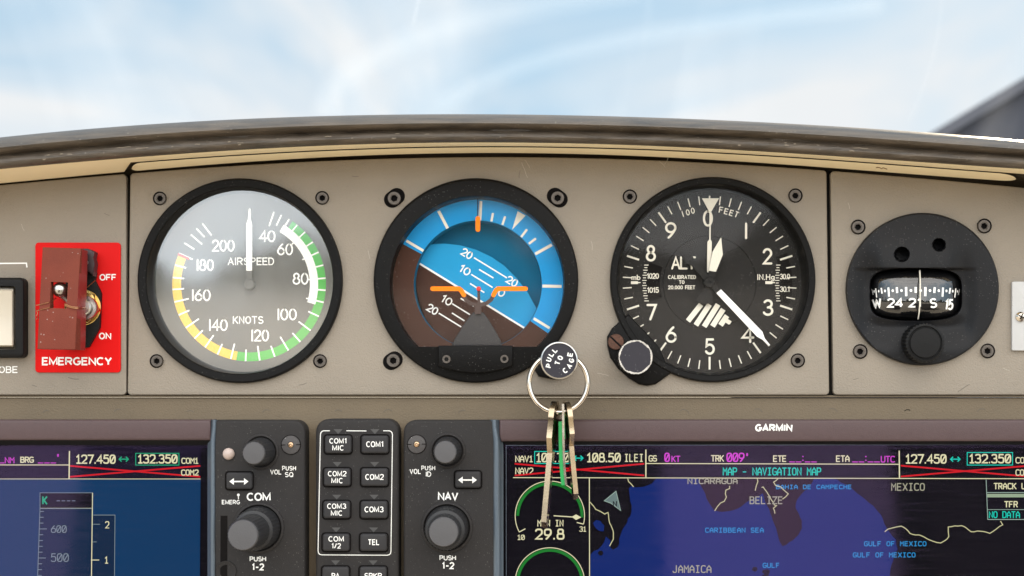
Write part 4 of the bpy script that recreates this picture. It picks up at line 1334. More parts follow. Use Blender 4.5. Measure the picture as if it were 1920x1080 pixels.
# ================================================================== emergency switch
def emergency():
    t = thing('emergency_switch', 'red-brown guarded toggle switch on a bright red placard', 'switch', P(146, 577, 0))
    X = lambda x, y: (x / 3.273, 430 + y / 3.273)
    b = MB(); b.prism(rrect(66.2, 454.8, 226.2, 698.5, 6.5), .02, .9, .25); pl = obj('placard', b, M['placardred'], t)
    def word(s_, *a, **k):
        bb = MB(); text(bb, s_, *a, **k); obj('legend', bb, M['white'], pl)
    text_ = word
    text_('OFF', 186.5, 218.5, 520, 12.5, .96, 2.3, st='flat', gap=.2)
    text_('ON', 185.5, 208.5, 630, 12.5, .96, 2.3, st='flat', gap=.24)
    text_('EMERGENCY', 78.5, 210, 677.3, 15.5, .96, 3.0, st='flat', gap=.2)
    # black mounting bracket with hinge ears
    b = MB(); b.prism([X(480, 150), X(560, 150), X(590, 270), X(582, 312), X(620, 392), X(612, 600), X(545, 722), X(478, 735), X(400, 720), X(400, 160)], .9, 3.2, .4)
    br = obj('bracket', b, M['black'], t)
    b = MB(); b.prism([X(497, 118), X(537, 118), X(562, 128), X(582, 140), X(574, 175), X(582, 210), X(572, 286), X(548, 262), X(504, 245), X(502, 170)], 3.2, 8.0, .5)
    eb = obj('hinge', b, mat('hinge_dark_plum', (0.035, 0.018, 0.022), .5, bump=.4), br)
    b = MB(); b.lathe(X(526, 202), [(4, 7.6), (4, 8.6), (2.8, 9.1), (.01, 9.2)], 24); obj('hinge_pin', b, M['steel'], eb)
    # hexagon nut, washer and bushing of the toggle
    c = X(505, 478)
    b = MB(); hexn = [(c[0] + 32 * math.cos(R(a)), c[1] + 32 * math.sin(R(a))) for a in range(10, 370, 60)]
    b.prism(hexn, 3.2, 6.8, .6); b.lathe(c, [(34, 3.0), (34, 3.9), (33, 4.1)], 48)
    nut = obj('hex_nut', b, M['gold'], t)
    b = MB(); b.lathe(c, [(23, 6.7), (23, 8.6), (22, 9), (17, 9), (17, 8), (15, 8), (15, 11), (13, 11.5), (.01, 11.6)], 48); obj('bushing', b, M['steel'], nut)
    # toggle lever with a ball end
    a = P(c[0] - 12, c[1], 10); e = P(113, 543.5, 17.5)
    b = MB(); b.tube([a, a.lerp(e, .35), a.lerp(e, .7), e], [.0017, .0019, .0022, .0026], 16); b.sphere(e, .0030, 14); obj('toggle_lever', b, M['steel'], t)
    # guard: front wall with a window, two side walls, top and bottom
    dg = lambda x, y: 19 + 5 * (y - 463) / 192
    fr = [X(262, 110), X(497, 117), X(478, 400), X(462, 738), X(230, 734), X(245, 420)]
    win = [X(312, 322), X(418, 326), X(408, 487), X(305, 482)]
    b = MB(); V = []
    b.prism(fr, 17.5, dg, .25, [win])
    gd = obj('guard', b, M['guard'], t)
    def wall(p0, p1, dep0, dep1, th, m, nm):
        bb = MB(); a0 = P(*p0, dg(*p0) - .2); a1 = P(*p1, dg(*p1) - .2)
        b0 = a0 + Vector((0, dep0 * .001, 0)); b1 = a1 + Vector((0, dep1 * .001, 0))
        o = Vector(th) * .001
        bb.add([a0, a1, b1, b0, a0 + o, a1 + o, b1 + o, b0 + o], [(0, 1, 2, 3), (7, 6, 5, 4), (0, 4, 5, 1), (1, 5, 6, 2), (2, 6, 7, 3), (3, 7, 4, 0)])
        obj(nm, bb, m, gd)
    wall((fr[1][0] - .6, fr[1][1] + .6), (fr[3][0] - .6, fr[3][1] - .6), 9, 13, (-1.4, 0, 0), M['guardside'], 'side_wall')
    wall((fr[0][0] + 6.5, fr[0][1] + .6), (fr[4][0] + 6.5, fr[4][1] - .6), 9, 13, (-1.2, 0, 0), M['guardside'], 'side_wall')
    wall((fr[0][0] + 7.5, fr[0][1] + 1.2), (fr[1][0] - 7.5, fr[1][1] + 1.2), 9, 9, (0, 0, -1.4), M['guardside'], 'top_wall')
    # copper safety wire round the guard
    b = MB()
    def w(*pts): b.tube([P(x, y, d) for x, y, d in pts], .00017, 6)
    q = lambda x, y, d: (*X(x, y), d)
    w(q(222, 466, 20), q(250, 461, 22.2), q(300, 448, 22.3), q(322, 440, 19), q(345, 420, 16))
    w(q(226, 500, 20), q(255, 492, 22.4), q(305, 480, 22.4), q(330, 470, 17))
    w(q(398, 458, 22), q(440, 475, 22.6), q(480, 479, 22.6), q(505, 482, 19), q(525, 480, 12))
    w(q(396, 466, 22), q(440, 482, 22.6), q(478, 487, 22.6), q(502, 488, 19), q(520, 489, 12))
    w(q(226, 500, 20), q(232, 515, 20), q(224, 530, 20), q(234, 538, 19), q(226, 552, 18))
    w(q(528, 362, 9), q(556, 338, 10), q(584, 312, 12))
    obj('safety_wire', b, M['copper'], gd)
emergency()

# ================================================================== rocker switch at the left edge
def rocker():
    t = thing('rocker_switch', 'ivory rocker switch in a black frame at the left edge', 'switch', P(0, 596, 0))
    b = MB(); b.prism(rrect(-62, 520.5, 46.5, 671, 10), .02, 5.5, 1.5, [rrect(-40, 536, 29, 656, 6)]); obj('frame', b, M['black'], t)
    b = MB()
    dr = lambda x, y: 4.6 + 4.2 * ((y - 596) / 56.0) ** 2 * (1 if y > 596 else .55)
    V = []; F = []; n = 24
    for i in range(n + 1):
        y = 540 + 112 * i / n
        ins = 3 if i in (0, n) else 0
        dd = 3 if i in (0, n) else dr(0, y)
        V += [P(-37, y, 1), P(-37, y, dd - .6), P(-34.5, y, dd), P(22.5, y, dd), P(25, y, dd - .7), P(25, y, 1)]
    for i in range(n):
        for j in range(5): F.append((i * 6 + j, (i + 1) * 6 + j, (i + 1) * 6 + j + 1, i * 6 + j + 1))
    F.append(tuple(range(6))); F.append(tuple(n * 6 + j for j in range(6))[::-1])
    b.add(V, F); obj('rocker', b, M['rocker'], t)
rocker()

def white_plate():
    t = thing('cover_plate', 'small white plate fixed with a cross-head screw at the right edge', 'plate', P(1930, 593, 0))
    b = MB(); b.prism(rrect(1897.5, 528, 2010, 657.5, 3), .02, 1.6, .3); obj('plate', b, M['whiteplate'], t)
    b = MB(); b.lathe((1915.5, 593.5), [(9.5, 1.6), (9.2, 2.3), (6, 3.0), (.01, 3.2)], 40); s_ = obj('screw', b, M['chrome'], t)
    b = MB()
    for a in (25, 115):
        p, q = pol((1915.5, 593.5), 5.5, a), pol((1915.5, 593.5), 5.5, a + 180)
        b.ribbon([p, q], 2.2, 3.3, cap=False)
    obj('cross_slot', b, M['hole'], s_)
white_plate()

# ================================================================== displays
EM = {}
def E_(name, r, g, b_, k=1.0):
    if name not in EM: EM[name] = emit('lit_' + name, srgb(r, g, b_), k / 2 ** EXPOSURE)
    return EM[name]
E_('cream', 226, 220, 178); E_('dimcream', 165, 163, 140); E_('cyan', 20, 200, 178); E_('magenta', 210, 70, 200); E_('red', 205, 22, 30)
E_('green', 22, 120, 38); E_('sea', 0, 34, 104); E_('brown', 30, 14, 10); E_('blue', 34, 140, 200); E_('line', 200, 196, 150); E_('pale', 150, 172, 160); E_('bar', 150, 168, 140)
E_('pfd', 0, 52, 92); E_('tape', 3, 34, 62); E_('black', 3, 2, 6); E_('teal', 30, 165, 120); E_('greyblue', 120, 135, 140); E_('olive', 150, 140, 100); E_('head', 12, 6, 26)

def arrow2(b, x0, x1, y, h, d, w):
    b.ribbon([(x0 + h * .6, y), (x1 - h * .6, y)], w, d, cap=False)
    b.face([(x0, y), (x0 + h, y - h * .75), (x0 + h, y + h * .75)], d); b.face([(x1, y), (x1 - h, y + h * .75), (x1 - h, y - h * .75)], d)
def chev2(b, x0, x1, y, h, d, w):
    b.ribbon([(x0, y), (x1, y)], w, d, cap=False)
    b.ribbon([(x0 + h, y - h), (x0, y), (x0 + h, y + h)], w, d, cap=False); b.ribbon([(x1 - h, y - h), (x1, y), (x1 - h, y + h)], w, d, cap=False)
def frame(b, x0, y0, x1, y1, w, d):
    b.ribbon([(x0, y0), (x1, y0), (x1, y1), (x0, y1)], w, d, cap=False, closed=True)

DF = 9.0        # front of the display units, mm ahead of the panel
DS = 4.5        # lit layer of the screens
def knob_small(parent, base, label=None):
    b = MB(); b.lathe(base, [(34, DF - .2), (33, DF + .5), (30, DF + .9), (27, DF + .2), (26, DF - 1.0)], 64, dref=DF, capf=False); obj('dish', b, M['unit'], parent)
    b = MB(); b.lathe(base, [(26.5, DF - 1), (26, DF + 2), (23.5, DF + 3), (22.5, DF + 13), (21, DF + 14.2), (18.5, DF + 14.6)], 96, dref=DF, knurl=((2, 3), .8, 2), capf=True)
    k = obj('volume_knob', b, M['knob'], parent, sharp=30)
    b = MB(); b.lathe(base, [(20.4, DF + 14.4), (20.0, DF + 15.0), (18.8, DF + 15.3), (0.01, DF + 15.5)], 64, dref=DF); obj('knob_cap', b, M['knobcap'], k)
def knob_big(parent, base, lean=0):
    b = MB(); b.lathe(base, [(49, DF - .2), (47.5, DF + .8), (44, DF + 1.2), (41, DF + .2), (40.5, DF - 1)], 80, dref=DF, capf=False); obj('dish', b, M['unit'], parent)
    b = MB(); b.lathe(base, [(40.5, DF - 1), (40.5, DF + 1), (38.5, DF + 2), (37.5, DF + 10), (36, DF + 11.2), (29, DF + 11.8)], 144, dref=DF, knurl=((2, 3), 1.1, 2), capf=True)
    k = obj('tuning_knob', b, M['knob'], parent, sharp=30)
    b = MB(); b.lathe(base, [(30.5, DF + 11.6), (30, DF + 13), (28.5, DF + 20.0 + lean), (27.5, DF + 21 + lean), (25.8, DF + 21.4 + lean)], 120, dref=DF, knurl=((1, 2), .9, 2), capf=True); k2 = obj('inner_knob', b, M['knob'], k, sharp=30)
    b = MB(); b.lathe(base, [(27.0, DF + 21.2 + lean), (26.6, DF + 22 + lean), (25.4, DF + 22.4 + lean), (.01, DF + 22.7 + lean)], 64, dref=DF); obj('knob_cap', b, M['knobcap'], k)
def fastener(parent, c, r):
    b = MB(); b.lathe(c, [(r + .8, DF - .3), (r + .8, DF + .05), (r, DF + .06), (r - .6, DF + .5), (6, DF + .7), (5.2, DF + .1), (.01, DF + .1)], 48, dref=DF); f = obj('fastener', b, M['fastener'], parent)
    b = MB(); b.lathe(c, [(4.8, DF + .1), (4.8, DF + .8), (2.5, DF + 1.1), (1.8, DF + .6), (.01, DF + .5)], 24, dref=DF); obj('fastener_core', b, mat('fastener_brass', (.55, .38, .24), .35, metal=.9), f)
    b = MB(); b.ribbon([(c[0] - r, c[1] + .5), (c[0] - 6, c[1])], 1.6, DF + .62, cap=False); b.ribbon([(c[0] + 6, c[1]), (c[0] + r, c[1] - .5)], 1.6, DF + .62, cap=False)
    b.sector(c, r - .2, r + 1.2, 0, 360, DF + .1, 40); obj('fastener_slot', b, M['hole'], f)
def push_button(parent, x0, y0, x1, y1, label=None, name='button'):
    b = MB(); b.face(rrect(x0 - 3, y0 - 3, x1 + 3, y1 + 3, 7), DF + .05); fr = obj('button_well', b, M['hole'], parent)
    b = MB()
    V = []; F = []; n = 8
    # slightly dished, pillow-edged key top
    b.prism(rrect(x0, y0, x1, y1, 5), DF - .5, DF + 2.2, .8)
    bt = obj(name, b, M['button'], parent, sharp=50)
    fr.parent = bt; fr.location = fr.location + wpos(parent) - wpos(bt)
    return bt

def display_left():
    t = thing('flight_display', 'avionics display showing a blue screen with radio frequencies at left', 'display', P(200, 1080, 0))
    b = MB(); b.prism([(-420, 787), (396, 787), (396, 826), (-420, 826)], -2, DF, 1.2); obj('top_frame', b, M['unitstrip'], t)
    b = MB(); b.prism([(-420, 826), (396, 826), (396, 1330), (-420, 1330)], -2, DS - 1.0); scr = obj('screen', b, M['screenblack'], t)
    # slope from the frame down to the glass
    b = MB()
    V = [P(-420, 826, DF - .6), P(395, 826, DF - .6), P(395, 835, DS + .6), P(-420, 835, DS + .6)]
    b.add(V, [(0, 3, 2, 1)]); obj('inner_slope', b, M['black'], scr)
    d = DS
    b = MB(); b.face([(-420, 898), (376, 898), (373, 1330), (-420, 1330)], d - .3); sky_ = obj('lit_sky', b, E_('pfd', 0, 0, 0), scr)
    b = MB(); b.face([(-420, 838), (376.5, 838), (376, 898), (-420, 898)], d - .3); obj('lit_header', b, E_('head', 0, 0, 0), scr)
    b = MB(); b.face([(75.5, 953), (172.5, 953), (168, 1330), (62, 1330)], d - .2); b.face([(173.5, 966), (215.5, 966), (213, 1330), (169, 1330)], d - .2); obj('lit_tape', b, E_('tape', 0, 0, 0), scr)
    b = MB(); b.face([(75, 924), (173, 924), (173, 953), (75, 953)], d - .15); obj('lit_box', b, E_('black', 0, 0, 0), scr)
    b = MB()
    text(b, 'BRG', 38, 63, 862, 11.5, d, 2.0, 'screen'); text(b, '127.450', 142, 217, 861, 17.5, d, 2.7, 'screen'); text(b, '132.350', 258, 333, 860.5, 17.5, d, 2.7, 'screen')
    text(b, 'COM1', 340, 372, 864, 11.5, d, 1.9, 'screen'); text(b, 'COM2', 339.5, 372.5, 886, 11.5, d, 1.9, 'screen')
    b.ribbon([(-420, 871.5), (130, 871.8)], 1.6, d, cap=False); b.ribbon([(130.2, 845.5), (129.5, 898)], 2.2, d, cap=False); b.ribbon([(-420, 898), (376, 898)], 1.2, d, cap=False)
    b.ribbon([(75, 953.2), (173, 953.2)], 1.5, d, cap=False); b.ribbon([(173.5, 924), (168.4, 1330)], 1.6, d, cap=False)
    text(b, '2', 197, 205, 984, 13.5, d, 1.7, 'screen'); text(b, '1', 196, 203, 1050, 13.5, d, 1.7, 'screen')
    b.ribbon([(170.5, 1050), (186, 1050)], 1.6, d, cap=False)
    obj('readout', b, E_('cream', 0, 0, 0), scr)
    b = MB()
    text(b, 'NM', 9, 27, 863, 11.5, d, 1.7, 'screen'); text(b, '°', 107, 113, 859, 16, d, 1.5, 'screen')
    for x0, x1 in ((-8, 8), (71, 81), (83, 93), (95, 105)): b.ribbon([(x0, 868), (x1, 868)], 1.5, d, cap=False)
    obj('magenta_readout', b, E_('magenta', 0, 0, 0), scr)
    b = MB(); b.ribbon([(131, 873.5), (375.5, 894)], 3.0, d + .02, cap=False); b.ribbon([(131, 894), (375.5, 873.5)], 3.0, d + .02, cap=False); obj('red_cross', b, E_('red', 0, 0, 0), scr)
    b = MB(); chev2(b, 223.5, 240.5, 861, 4.5, d, 2.2); frame(b, 254.5, 850, 335.5, 872, 1.5, d); text(b, '|', 79, 82, 938, 15, d, 3, 'screen'); b.ribbon([(88, 931), (82.5, 938), (88, 945.5)], 3, d, cap=False); obj('cyan_readout', b, E_('teal', 0, 0, 0), scr)
    b = MB()
    text(b, '600', 95.5, 125, 992, 14, d, 1.6, 'screen'); text(b, '500', 95, 129, 1045.5, 16, d, 1.7, 'screen')
    frame(b, 75, 924, 173, 953.4, 1.2, d); b.ribbon([(75, 953), (62, 1330)], 1.3, d, cap=False); b.ribbon([(173.5, 965.8), (215.6, 965.8), (212.5, 1330)], 1.3, d, cap=False)
    for i in range(4): b.ribbon([(106 + i * 9.6, 939), (112.5 + i * 9.6, 939)], 1.3, d, cap=False)
    for i in range(18):
        y = 959 + i * 10.9; L = 14 if i % 5 == 3 else 7.5
        b.ribbon([(75 - (y - 953) * .034, y), (75 - (y - 953) * .034 + L, y)], 1.4, d, cap=False)
    for y, L in ((983, 15), (1016, 9), (1083, 9)): b.ribbon([(172.5, y), (172.5 + L, y)], 1.3, d, cap=False)
    obj('dim_readout', b, E_('greyblue', 0, 0, 0), scr)
    b = MB(); b.face([(-420, 833), (390, 833), (386, 1330), (-420, 1330)], d + .6); obj('screen_glass', b, M['glass_screen'], scr)
    # bright rail and the control column beside the screen
    rail(t, 395, 409, 389)
    b = MB(); b.prism(rrect(401, 787.5, 572.5, 1330, 22, corners=(0, 1, 0, 0)), -2, DF, 1.3); obj('control_column', b, M['unit'], t)
    b = MB(); b.lathe((429, 851), [(11, DF - .2), (11, DF + .6), (9.5, DF + 1.3), (5, DF + 1.9), (.01, DF + 2.0)], 40, dref=DF); obj('light_sensor', b, M['sensor'], t)
    knob_small(t, (489.5, 847)); knob_big(t, (485, 989.5), 9)
    fastener(t, (545.5, 834), 17.5)
    bt = push_button(t, 424.5, 886, 473, 917, name='transfer_button')
    b = MB(); arrow2(b, 430, 466, 902.8, 8.5, DF + 2.3, 2.6); obj('arrow', b, M['legend'], bt)
    b = MB(); d = DF + .07
    legend_word(t, 'VOL', 506.5, 528, 885, 9.5, d, 1.5, 'flat', gap=.26); legend_word(t, 'PUSH', 529, 555, 878, 8.8, d, 1.4, 'flat', gap=.26); legend_word(t, 'SQ', 534, 550, 889.8, 9.5, d, 1.5, 'flat', gap=.26)
    legend_word(t, 'EMERG', 416, 450, 941.5, 8.4, d, 1.35, 'flat', gap=.26); legend_word(t, 'COM', 462.5, 507.5, 931.5, 15.5, d, 2.9, 'flat')
    legend_word(t, 'PUSH', 468, 499, 1048, 9.5, d, 1.8, 'flat'); legend_word(t, '1-2', 471.5, 495.5, 1063, 13.5, d, 2.6, 'flat')
    b = MB(); b.disc((447, 928), 2.6, d, 14); b.ribbon([(447, 929), (447, 936)], 1.5, d, cap=False); obj('pin_symbol', b, M['legend'], t)
    b = MB(); b.face([(413.5, 967), (426.5, 967), (425, 1330), (412, 1330)], DF + .06); sl = obj('card_slot', b, M['hole'], t)
    b = MB()
    V = []
    b.lathe((424, 1071), [(20, DF - .2), (19, DF + .5), (16, DF + .3), (12, DF + .1)], 40, dref=DF, capf=False); obj('slot_notch', b, M['unit'], sl)

def legend_word(parent, s_, *a, **k):
    bb = MB(); text(bb, s_, *a, **k); obj('legend', bb, M['legend'], parent)

def rail(parent, x0, x1, xb):
    b = MB(); n = 10; V = []; F = []
    ys = [787, 800, 815, 828, 845, 870] + list(range(900, 1340, 40))
    for y in ys:
        k = min(1, max(0, (y - 790) / 45)); k = k * k * (3 - 2 * k)
        a = x0 + (xb - x0) * k if xb < x0 else x0; e = x1 if xb < x0 else x1 + (xb - x1) * k
        for i in range(n + 1):
            u = i / n
            V.append(P(a + (e - a) * u, y, DF - 1.5 + 2.1 * math.sin(math.pi * u) - 1.0 * k * (0 if .2 < u < .8 else 1)))
    for j in range(len(ys) - 1):
        for i in range(n): F.append((j * (n + 1) + i, (j + 1) * (n + 1) + i, (j + 1) * (n + 1) + i + 1, j * (n + 1) + i + 1))
    b.add(V, F); obj('rail', b, M['rail'], parent, sharp=80)

def display_right():
    t = thing('map_display', 'avionics display showing a dark map with a blue gulf at right', 'display', P(1500, 1080, 0))
    b = MB(); b.prism(rrect(757, 787.5, 930, 1330, 22, corners=(1, 0, 0, 0)), -2, DF, 1.3); obj('control_column', b, M['unit'], t)
    rail(t, 918, 936, 944)
    b = MB(); b.prism([(936, 787), (2360, 787), (2360, 828), (940, 828), (936, 818)], -2, DF, 1.2); tf = obj('top_frame', b, M['unitstrip'], t)
    b = MB()
    text(b, 'GARMIN', 1415.5, 1485.5, 802, 14, DF + .06, 3.3, 'flat', gap=.26, slant=.05)
    obj('frame_lettering', b, M['legend'], tf)
    b = MB(); b.prism([(942, 828), (2360, 828), (2360, 1330), (944, 1330)], -2, DS - 1.0); scr = obj('screen', b, M['screenblack'], t)
    b = MB(); b.add([P(944, 828, DF - .6), P(2360, 828, DF - .6), P(2360, 834, DS + .6), P(946, 834, DS + .6)], [(0, 3, 2, 1)]); obj('inner_slope', b, M['black'], scr)
    d = DS
    X3 = lambda x, y: (930 + x / 3.376, 760 + y / 3.376)
    X4 = lambda x, y: (1400 + x / 3.375, 760 + y / 3.375)
    # the map: sea as one lit sheet with its coast; only the brown land glows
    rn = random.Random(11)
    def rough(pts, amp=1.6, step=7, closed=False):
        out = []
        n = len(pts)
        for i in range(n if closed else n - 1):
            a = np.array(pts[i], float); e = np.array(pts[(i + 1) % n], float)
            m_ = max(1, int(np.hypot(*(e - a)) / step))
            for k in range(m_):
                p = a + (e - a) * k / m_
                out.append((p[0] + (rn.uniform(-amp, amp) if k else 0), p[1] + (rn.uniform(-amp, amp) if k else 0)))
        if not closed: out.append(tuple(pts[-1]))
        return out
    coast_w = rough([(1230, 897.5), (1222, 907), (1206, 913), (1192, 914), (1184, 911), (1179, 916), (1181, 932), (1184.5, 948), (1184, 960), (1176, 980), (1166, 996), (1161, 1010), (1158, 1026), (1149, 1031), (1144, 1026), (1145, 1014), (1136, 1006), (1133, 1016), (1122, 1030), (1107, 1040)], 1.8)
    coast_e = rough([(1672, 1330), (1668, 1100), (1671, 1060), (1676, 1045), (1683, 1030), (1680, 1012), (1668, 998), (1658, 982), (1655, 972), (1645, 958), (1637, 948), (1622, 936), (1607, 925), (1590, 910), (1570, 899), (1560, 897.5)], 1.6)
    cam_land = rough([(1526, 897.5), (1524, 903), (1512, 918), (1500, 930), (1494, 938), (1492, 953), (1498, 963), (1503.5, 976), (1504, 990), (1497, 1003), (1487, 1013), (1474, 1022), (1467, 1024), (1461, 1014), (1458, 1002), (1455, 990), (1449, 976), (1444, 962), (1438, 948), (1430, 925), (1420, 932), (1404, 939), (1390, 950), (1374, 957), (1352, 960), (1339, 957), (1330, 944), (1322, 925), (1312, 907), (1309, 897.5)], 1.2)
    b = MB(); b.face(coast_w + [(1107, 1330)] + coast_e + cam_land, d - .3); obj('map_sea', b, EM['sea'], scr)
    b = MB(); b.face(cam_land[::-1], d - .32); obj('map_land_glare', b, EM['brown'], scr)  # reflection over this land put into its brown glow
    b = MB(); b.face(rough([(1112, 980), (1118, 975), (1126, 977), (1133, 985), (1132, 996), (1126, 996), (1117, 990)], 1, 5, True), d - .28); obj('map_lake', b, EM['sea'], scr)
    b = MB()
    for c_, r_ in (((1126, 1037), 4.5), ((1415, 1067), 5), ((1437, 1073), 7), ((1433, 1082), 6)): b.face([(c_[0] + r_ * math.cos(a) * rn.uniform(.7, 1.3), c_[1] + r_ * math.sin(a) * rn.uniform(.7, 1.2)) for a in np.linspace(0, 6.28, 12, endpoint=False)], d - .25)
    obj('map_islands', b, EM['black'], scr)
    b = MB()
    L = [[(1177, 897), (1178.5, 903), (1183, 907), (1188, 913)],
         [(1106, 941), (1113, 949), (1117, 955), (1126, 959), (1134, 964), (1137, 962), (1140, 961), (1142, 976), (1146, 986), (1149.5, 995), (1150, 1005), (1150, 1011), (1146, 1018), (1143, 1024)],
         [(1368, 911), (1368, 916), (1361, 919), (1360, 926), (1362, 932), (1358, 940), (1351, 943), (1345, 950), (1340, 958)],
         [(1420, 897), (1421, 903), (1418, 911), (1416, 920)], [(1428, 914), (1431, 913), (1440, 926), (1449, 941), (1452, 947), (1456, 948), (1450, 953), (1453, 963)],
         [(1459, 897), (1450.5, 904), (1454, 910), (1464, 913), (1478, 926), (1467, 936)],
         [(1659, 997), (1665, 992), (1673, 990), (1681, 988), (1690, 986.5), (1699, 992), (1706, 1000), (1716, 1003), (1724, 1003), (1733, 1007), (1742, 1012), (1750, 1015), (1764, 1018), (1771, 1014), (1779, 1006), (1778, 997), (1778, 988), (1790, 986), (1803, 985.5), (1812, 990), (1821, 997), (1838, 996), (1856, 1000), (1868, 992), (1880, 984), (1876, 977)]]
    for l in L: b.ribbon(rough(l, .8, 5), 1.7, d, cap=False)
    obj('map_borders', b, EM['line'], scr)
    b = MB(); 
    for s_, x0, x1, y, h, w in (('BAHIA DE CAMPECHE', 1455, 1597, 913, 8.5, 1.5), ('CARIBBEAN SEA', 1322, 1432, 994, 9.5, 1.6), ('GULF OF MEXICO', 1620, 1737, 1019.5, 9.5, 1.6), ('GULF OF MEXICO', 1599, 1716.5, 1040.5, 9.5, 1.6), ('GULF', 1430, 1462, 1060, 9.5, 1.6)):
        text(b, s_, x0, x1, y, h, d, w, 'screen', gap=.3)
    obj('sea_names', b, EM['blue'], scr)
    b = MB()
    for s_, x0, x1, y, h, w in (('NICARAGUA', 1289, 1383, 902, 11.5, 1.9), ('BELIZE', 1405.5, 1468, 938, 14.5, 1.9), ('MEXICO', 1671, 1734, 913, 14.5, 1.9), ('JAMAICA', 1261, 1334, 1067, 14.5, 1.9)):
        text(b, s_, x0, x1, y, h, d + .03, w, 'screen', gap=.26)
    obj('land_names', b, EM['dimcream'], scr)
    b = MB()
    b.face([(1155, 921), (1145.5, 943.5), (1133, 939)], d); b.face([(1155, 921), (1164, 957.5), (1145.5, 943.5)], d); 
    n_ = obj('north_arrow', b, E_('arrow', 105, 125, 122), scr)
    b = MB(); b.ribbon([(1155, 921), (1164, 957.5), (1145.5, 943.5), (1133, 939)], 1.3, d + .06, cap=False, closed=True); obj('north_arrow_edge', b, EM['pale'], scr)
    b = MB(); text(b, 'N', 1149, 1157, 944.5, 10, d + .1, 2.0, 'screen'); obj('north_letter', b, EM['black'], scr)
    # header
    b = MB()
    text(b, 'NAV1', 966, 999, 860.5, 12.5, d, 1.9, 'screen'); text(b, 'NAV2', 966, 1000, 883, 12.5, d, 1.9, 'screen')
    text(b, '108.70', 1005, 1068, 858, 18, d, 2.6, 'screen'); text(b, '108.50', 1100, 1164, 858, 18, d, 2.6, 'screen'); text(b, 'ILEI', 1170.5, 1206.5, 858.5, 15, d, 1.9, 'screen', gap=.3)
    text(b, 'GS', 1216, 1232, 859.5, 12, d, 1.9, 'screen'); text(b, 'TRK', 1333, 1357.5, 859.5, 12.5, d, 1.9, 'screen')
    text(b, 'ETE', 1449.5, 1475, 860, 12.5, d, 2.0, 'screen'); text(b, 'ETA', 1567.5, 1593, 860, 12.5, d, 2.0, 'screen')
    text(b, '127.450', 1697.5, 1775, 860.5, 18, d, 2.7, 'screen'); text(b, '132.350', 1817, 1896, 860, 18, d, 2.7, 'screen')
    text(b, 'COM1', 1904, 1937, 863, 12, d, 1.8, 'screen'); text(b, 'COM2', 1904, 1937, 886, 12, d, 1.8, 'screen')
    text(b, 'TRACK UP', 1863, 1932, 911.5, 12, d, 1.9, 'screen', gap=.24); text(b, 'TFR', 1883, 1908.5, 945.5, 12, d, 1.9, 'screen', gap=.24)
    b.ribbon([(1211, 843), (1211, 895)], 2.2, d, cap=False); b.ribbon([(1686, 845), (1686.5, 896)], 2.2, d, cap=False)
    b.ribbon([(1211, 869), (1686, 870.5)], 1.6, d, cap=False); b.ribbon([(962, 895.5), (2360, 898.5)], 1.5, d, cap=False); b.ribbon([(1105, 896), (1106, 1330)], 1.6, d, cap=False)
    text(b, '29.8', 1003, 1058.5, 1001.5, 21, d, 3.2, 'screen', gap=.26); text(b, 'MAN IN', 1007.5, 1056.5, 981, 12.5, d, 1.8, 'screen', gap=.3)
    text(b, '10', 970, 984, 1007.5, 10, d, 1.5, 'screen'); text(b, '31', 1086, 1099, 992, 10, d, 1.5, 'screen')
    c = (1031, 967)
    b.ribbon([pol(c, 65, a) for a in np.linspace(-118, 104, 60)], 1.5, d, cap=False); b.ribbon([pol(c, 65, -118), pol(c, 52, -118)], 1.8, d, cap=False); b.ribbon([pol(c, 65, 104), pol(c, 52, 104)], 1.8, d, cap=False)
    b.ribbon([(1038, 967), (1076, 969.5)], 1.8, d, cap=False); b.face([(1072, 969), (1080, 964.5), (1090, 970), (1080, 975)], d)
    c2 = (1031, 1092)
    b.ribbon([pol(c2, 65, a) for a in np.linspace(-118, 104, 60)], 1.5, d, cap=False)
    obj('readout', b, EM['cream'], scr)
    b = MB(); b.sector(c, 57.5, 63, -90, 93, d - .1, 60); b.sector(c2, 57.5, 63, -90, 93, d - .1, 60); obj('green_arc', b, EM['green'], scr)
    b = MB(); text(b, '0', 1245.5, 1256, 857.5, 17.5, d, 2.5, 'screen'); text(b, 'KT', 1259, 1275.5, 860.5, 12, d, 1.8, 'screen'); text(b, '009', 1362, 1396, 857.5, 17.5, d, 2.5, 'screen'); text(b, '°', 1399, 1405, 858, 17, d, 1.5, 'screen'); text(b, 'UTC', 1651.5, 1678, 861, 12.5, d, 1.8, 'screen')
    for x in (1480, 1492, 1509, 1521, 1598, 1610, 1627, 1639): b.ribbon([(x, 866), (x + 10.5, 866.2)], 1.6, d, cap=False)
    for x in (1505.5, 1623.5): b.disc((x, 863), 1.3, d, 8); b.disc((x, 856), 1.3, d, 8)
    obj('magenta_readout', b, EM['magenta'], scr)
    b = MB(); text(b, 'MAP - NAVIGATION MAP', 1355, 1540, 884, 15, d, 2.1, 'screen', gap=.24); text(b, 'NO DATA', 1854, 1912.5, 965, 13, d, 1.9, 'screen', gap=.24)
    chev2(b, 1076, 1093, 859, 4.5, d, 2.1); chev2(b, 1782.5, 1800, 861, 4.5, d, 2.1); frame(b, 1002.5, 846.5, 1070.5, 869, 1.5, d); frame(b, 1813.5, 848.5, 1898.5, 872, 1.5, d)
    obj('cyan_readout', b, EM['cyan'], scr)
    b = MB(); b.ribbon([(965, 869.5), (1208, 891.5)], 3, d + .02, cap=False); b.ribbon([(965, 891.5), (1208, 869.5)], 3, d + .02, cap=False); b.ribbon([(1689, 873), (1932, 894)], 3, d + .02, cap=False); b.ribbon([(1689, 893.5), (1932, 873)], 3, d + .02, cap=False); obj('red_cross', b, EM['red'], scr)
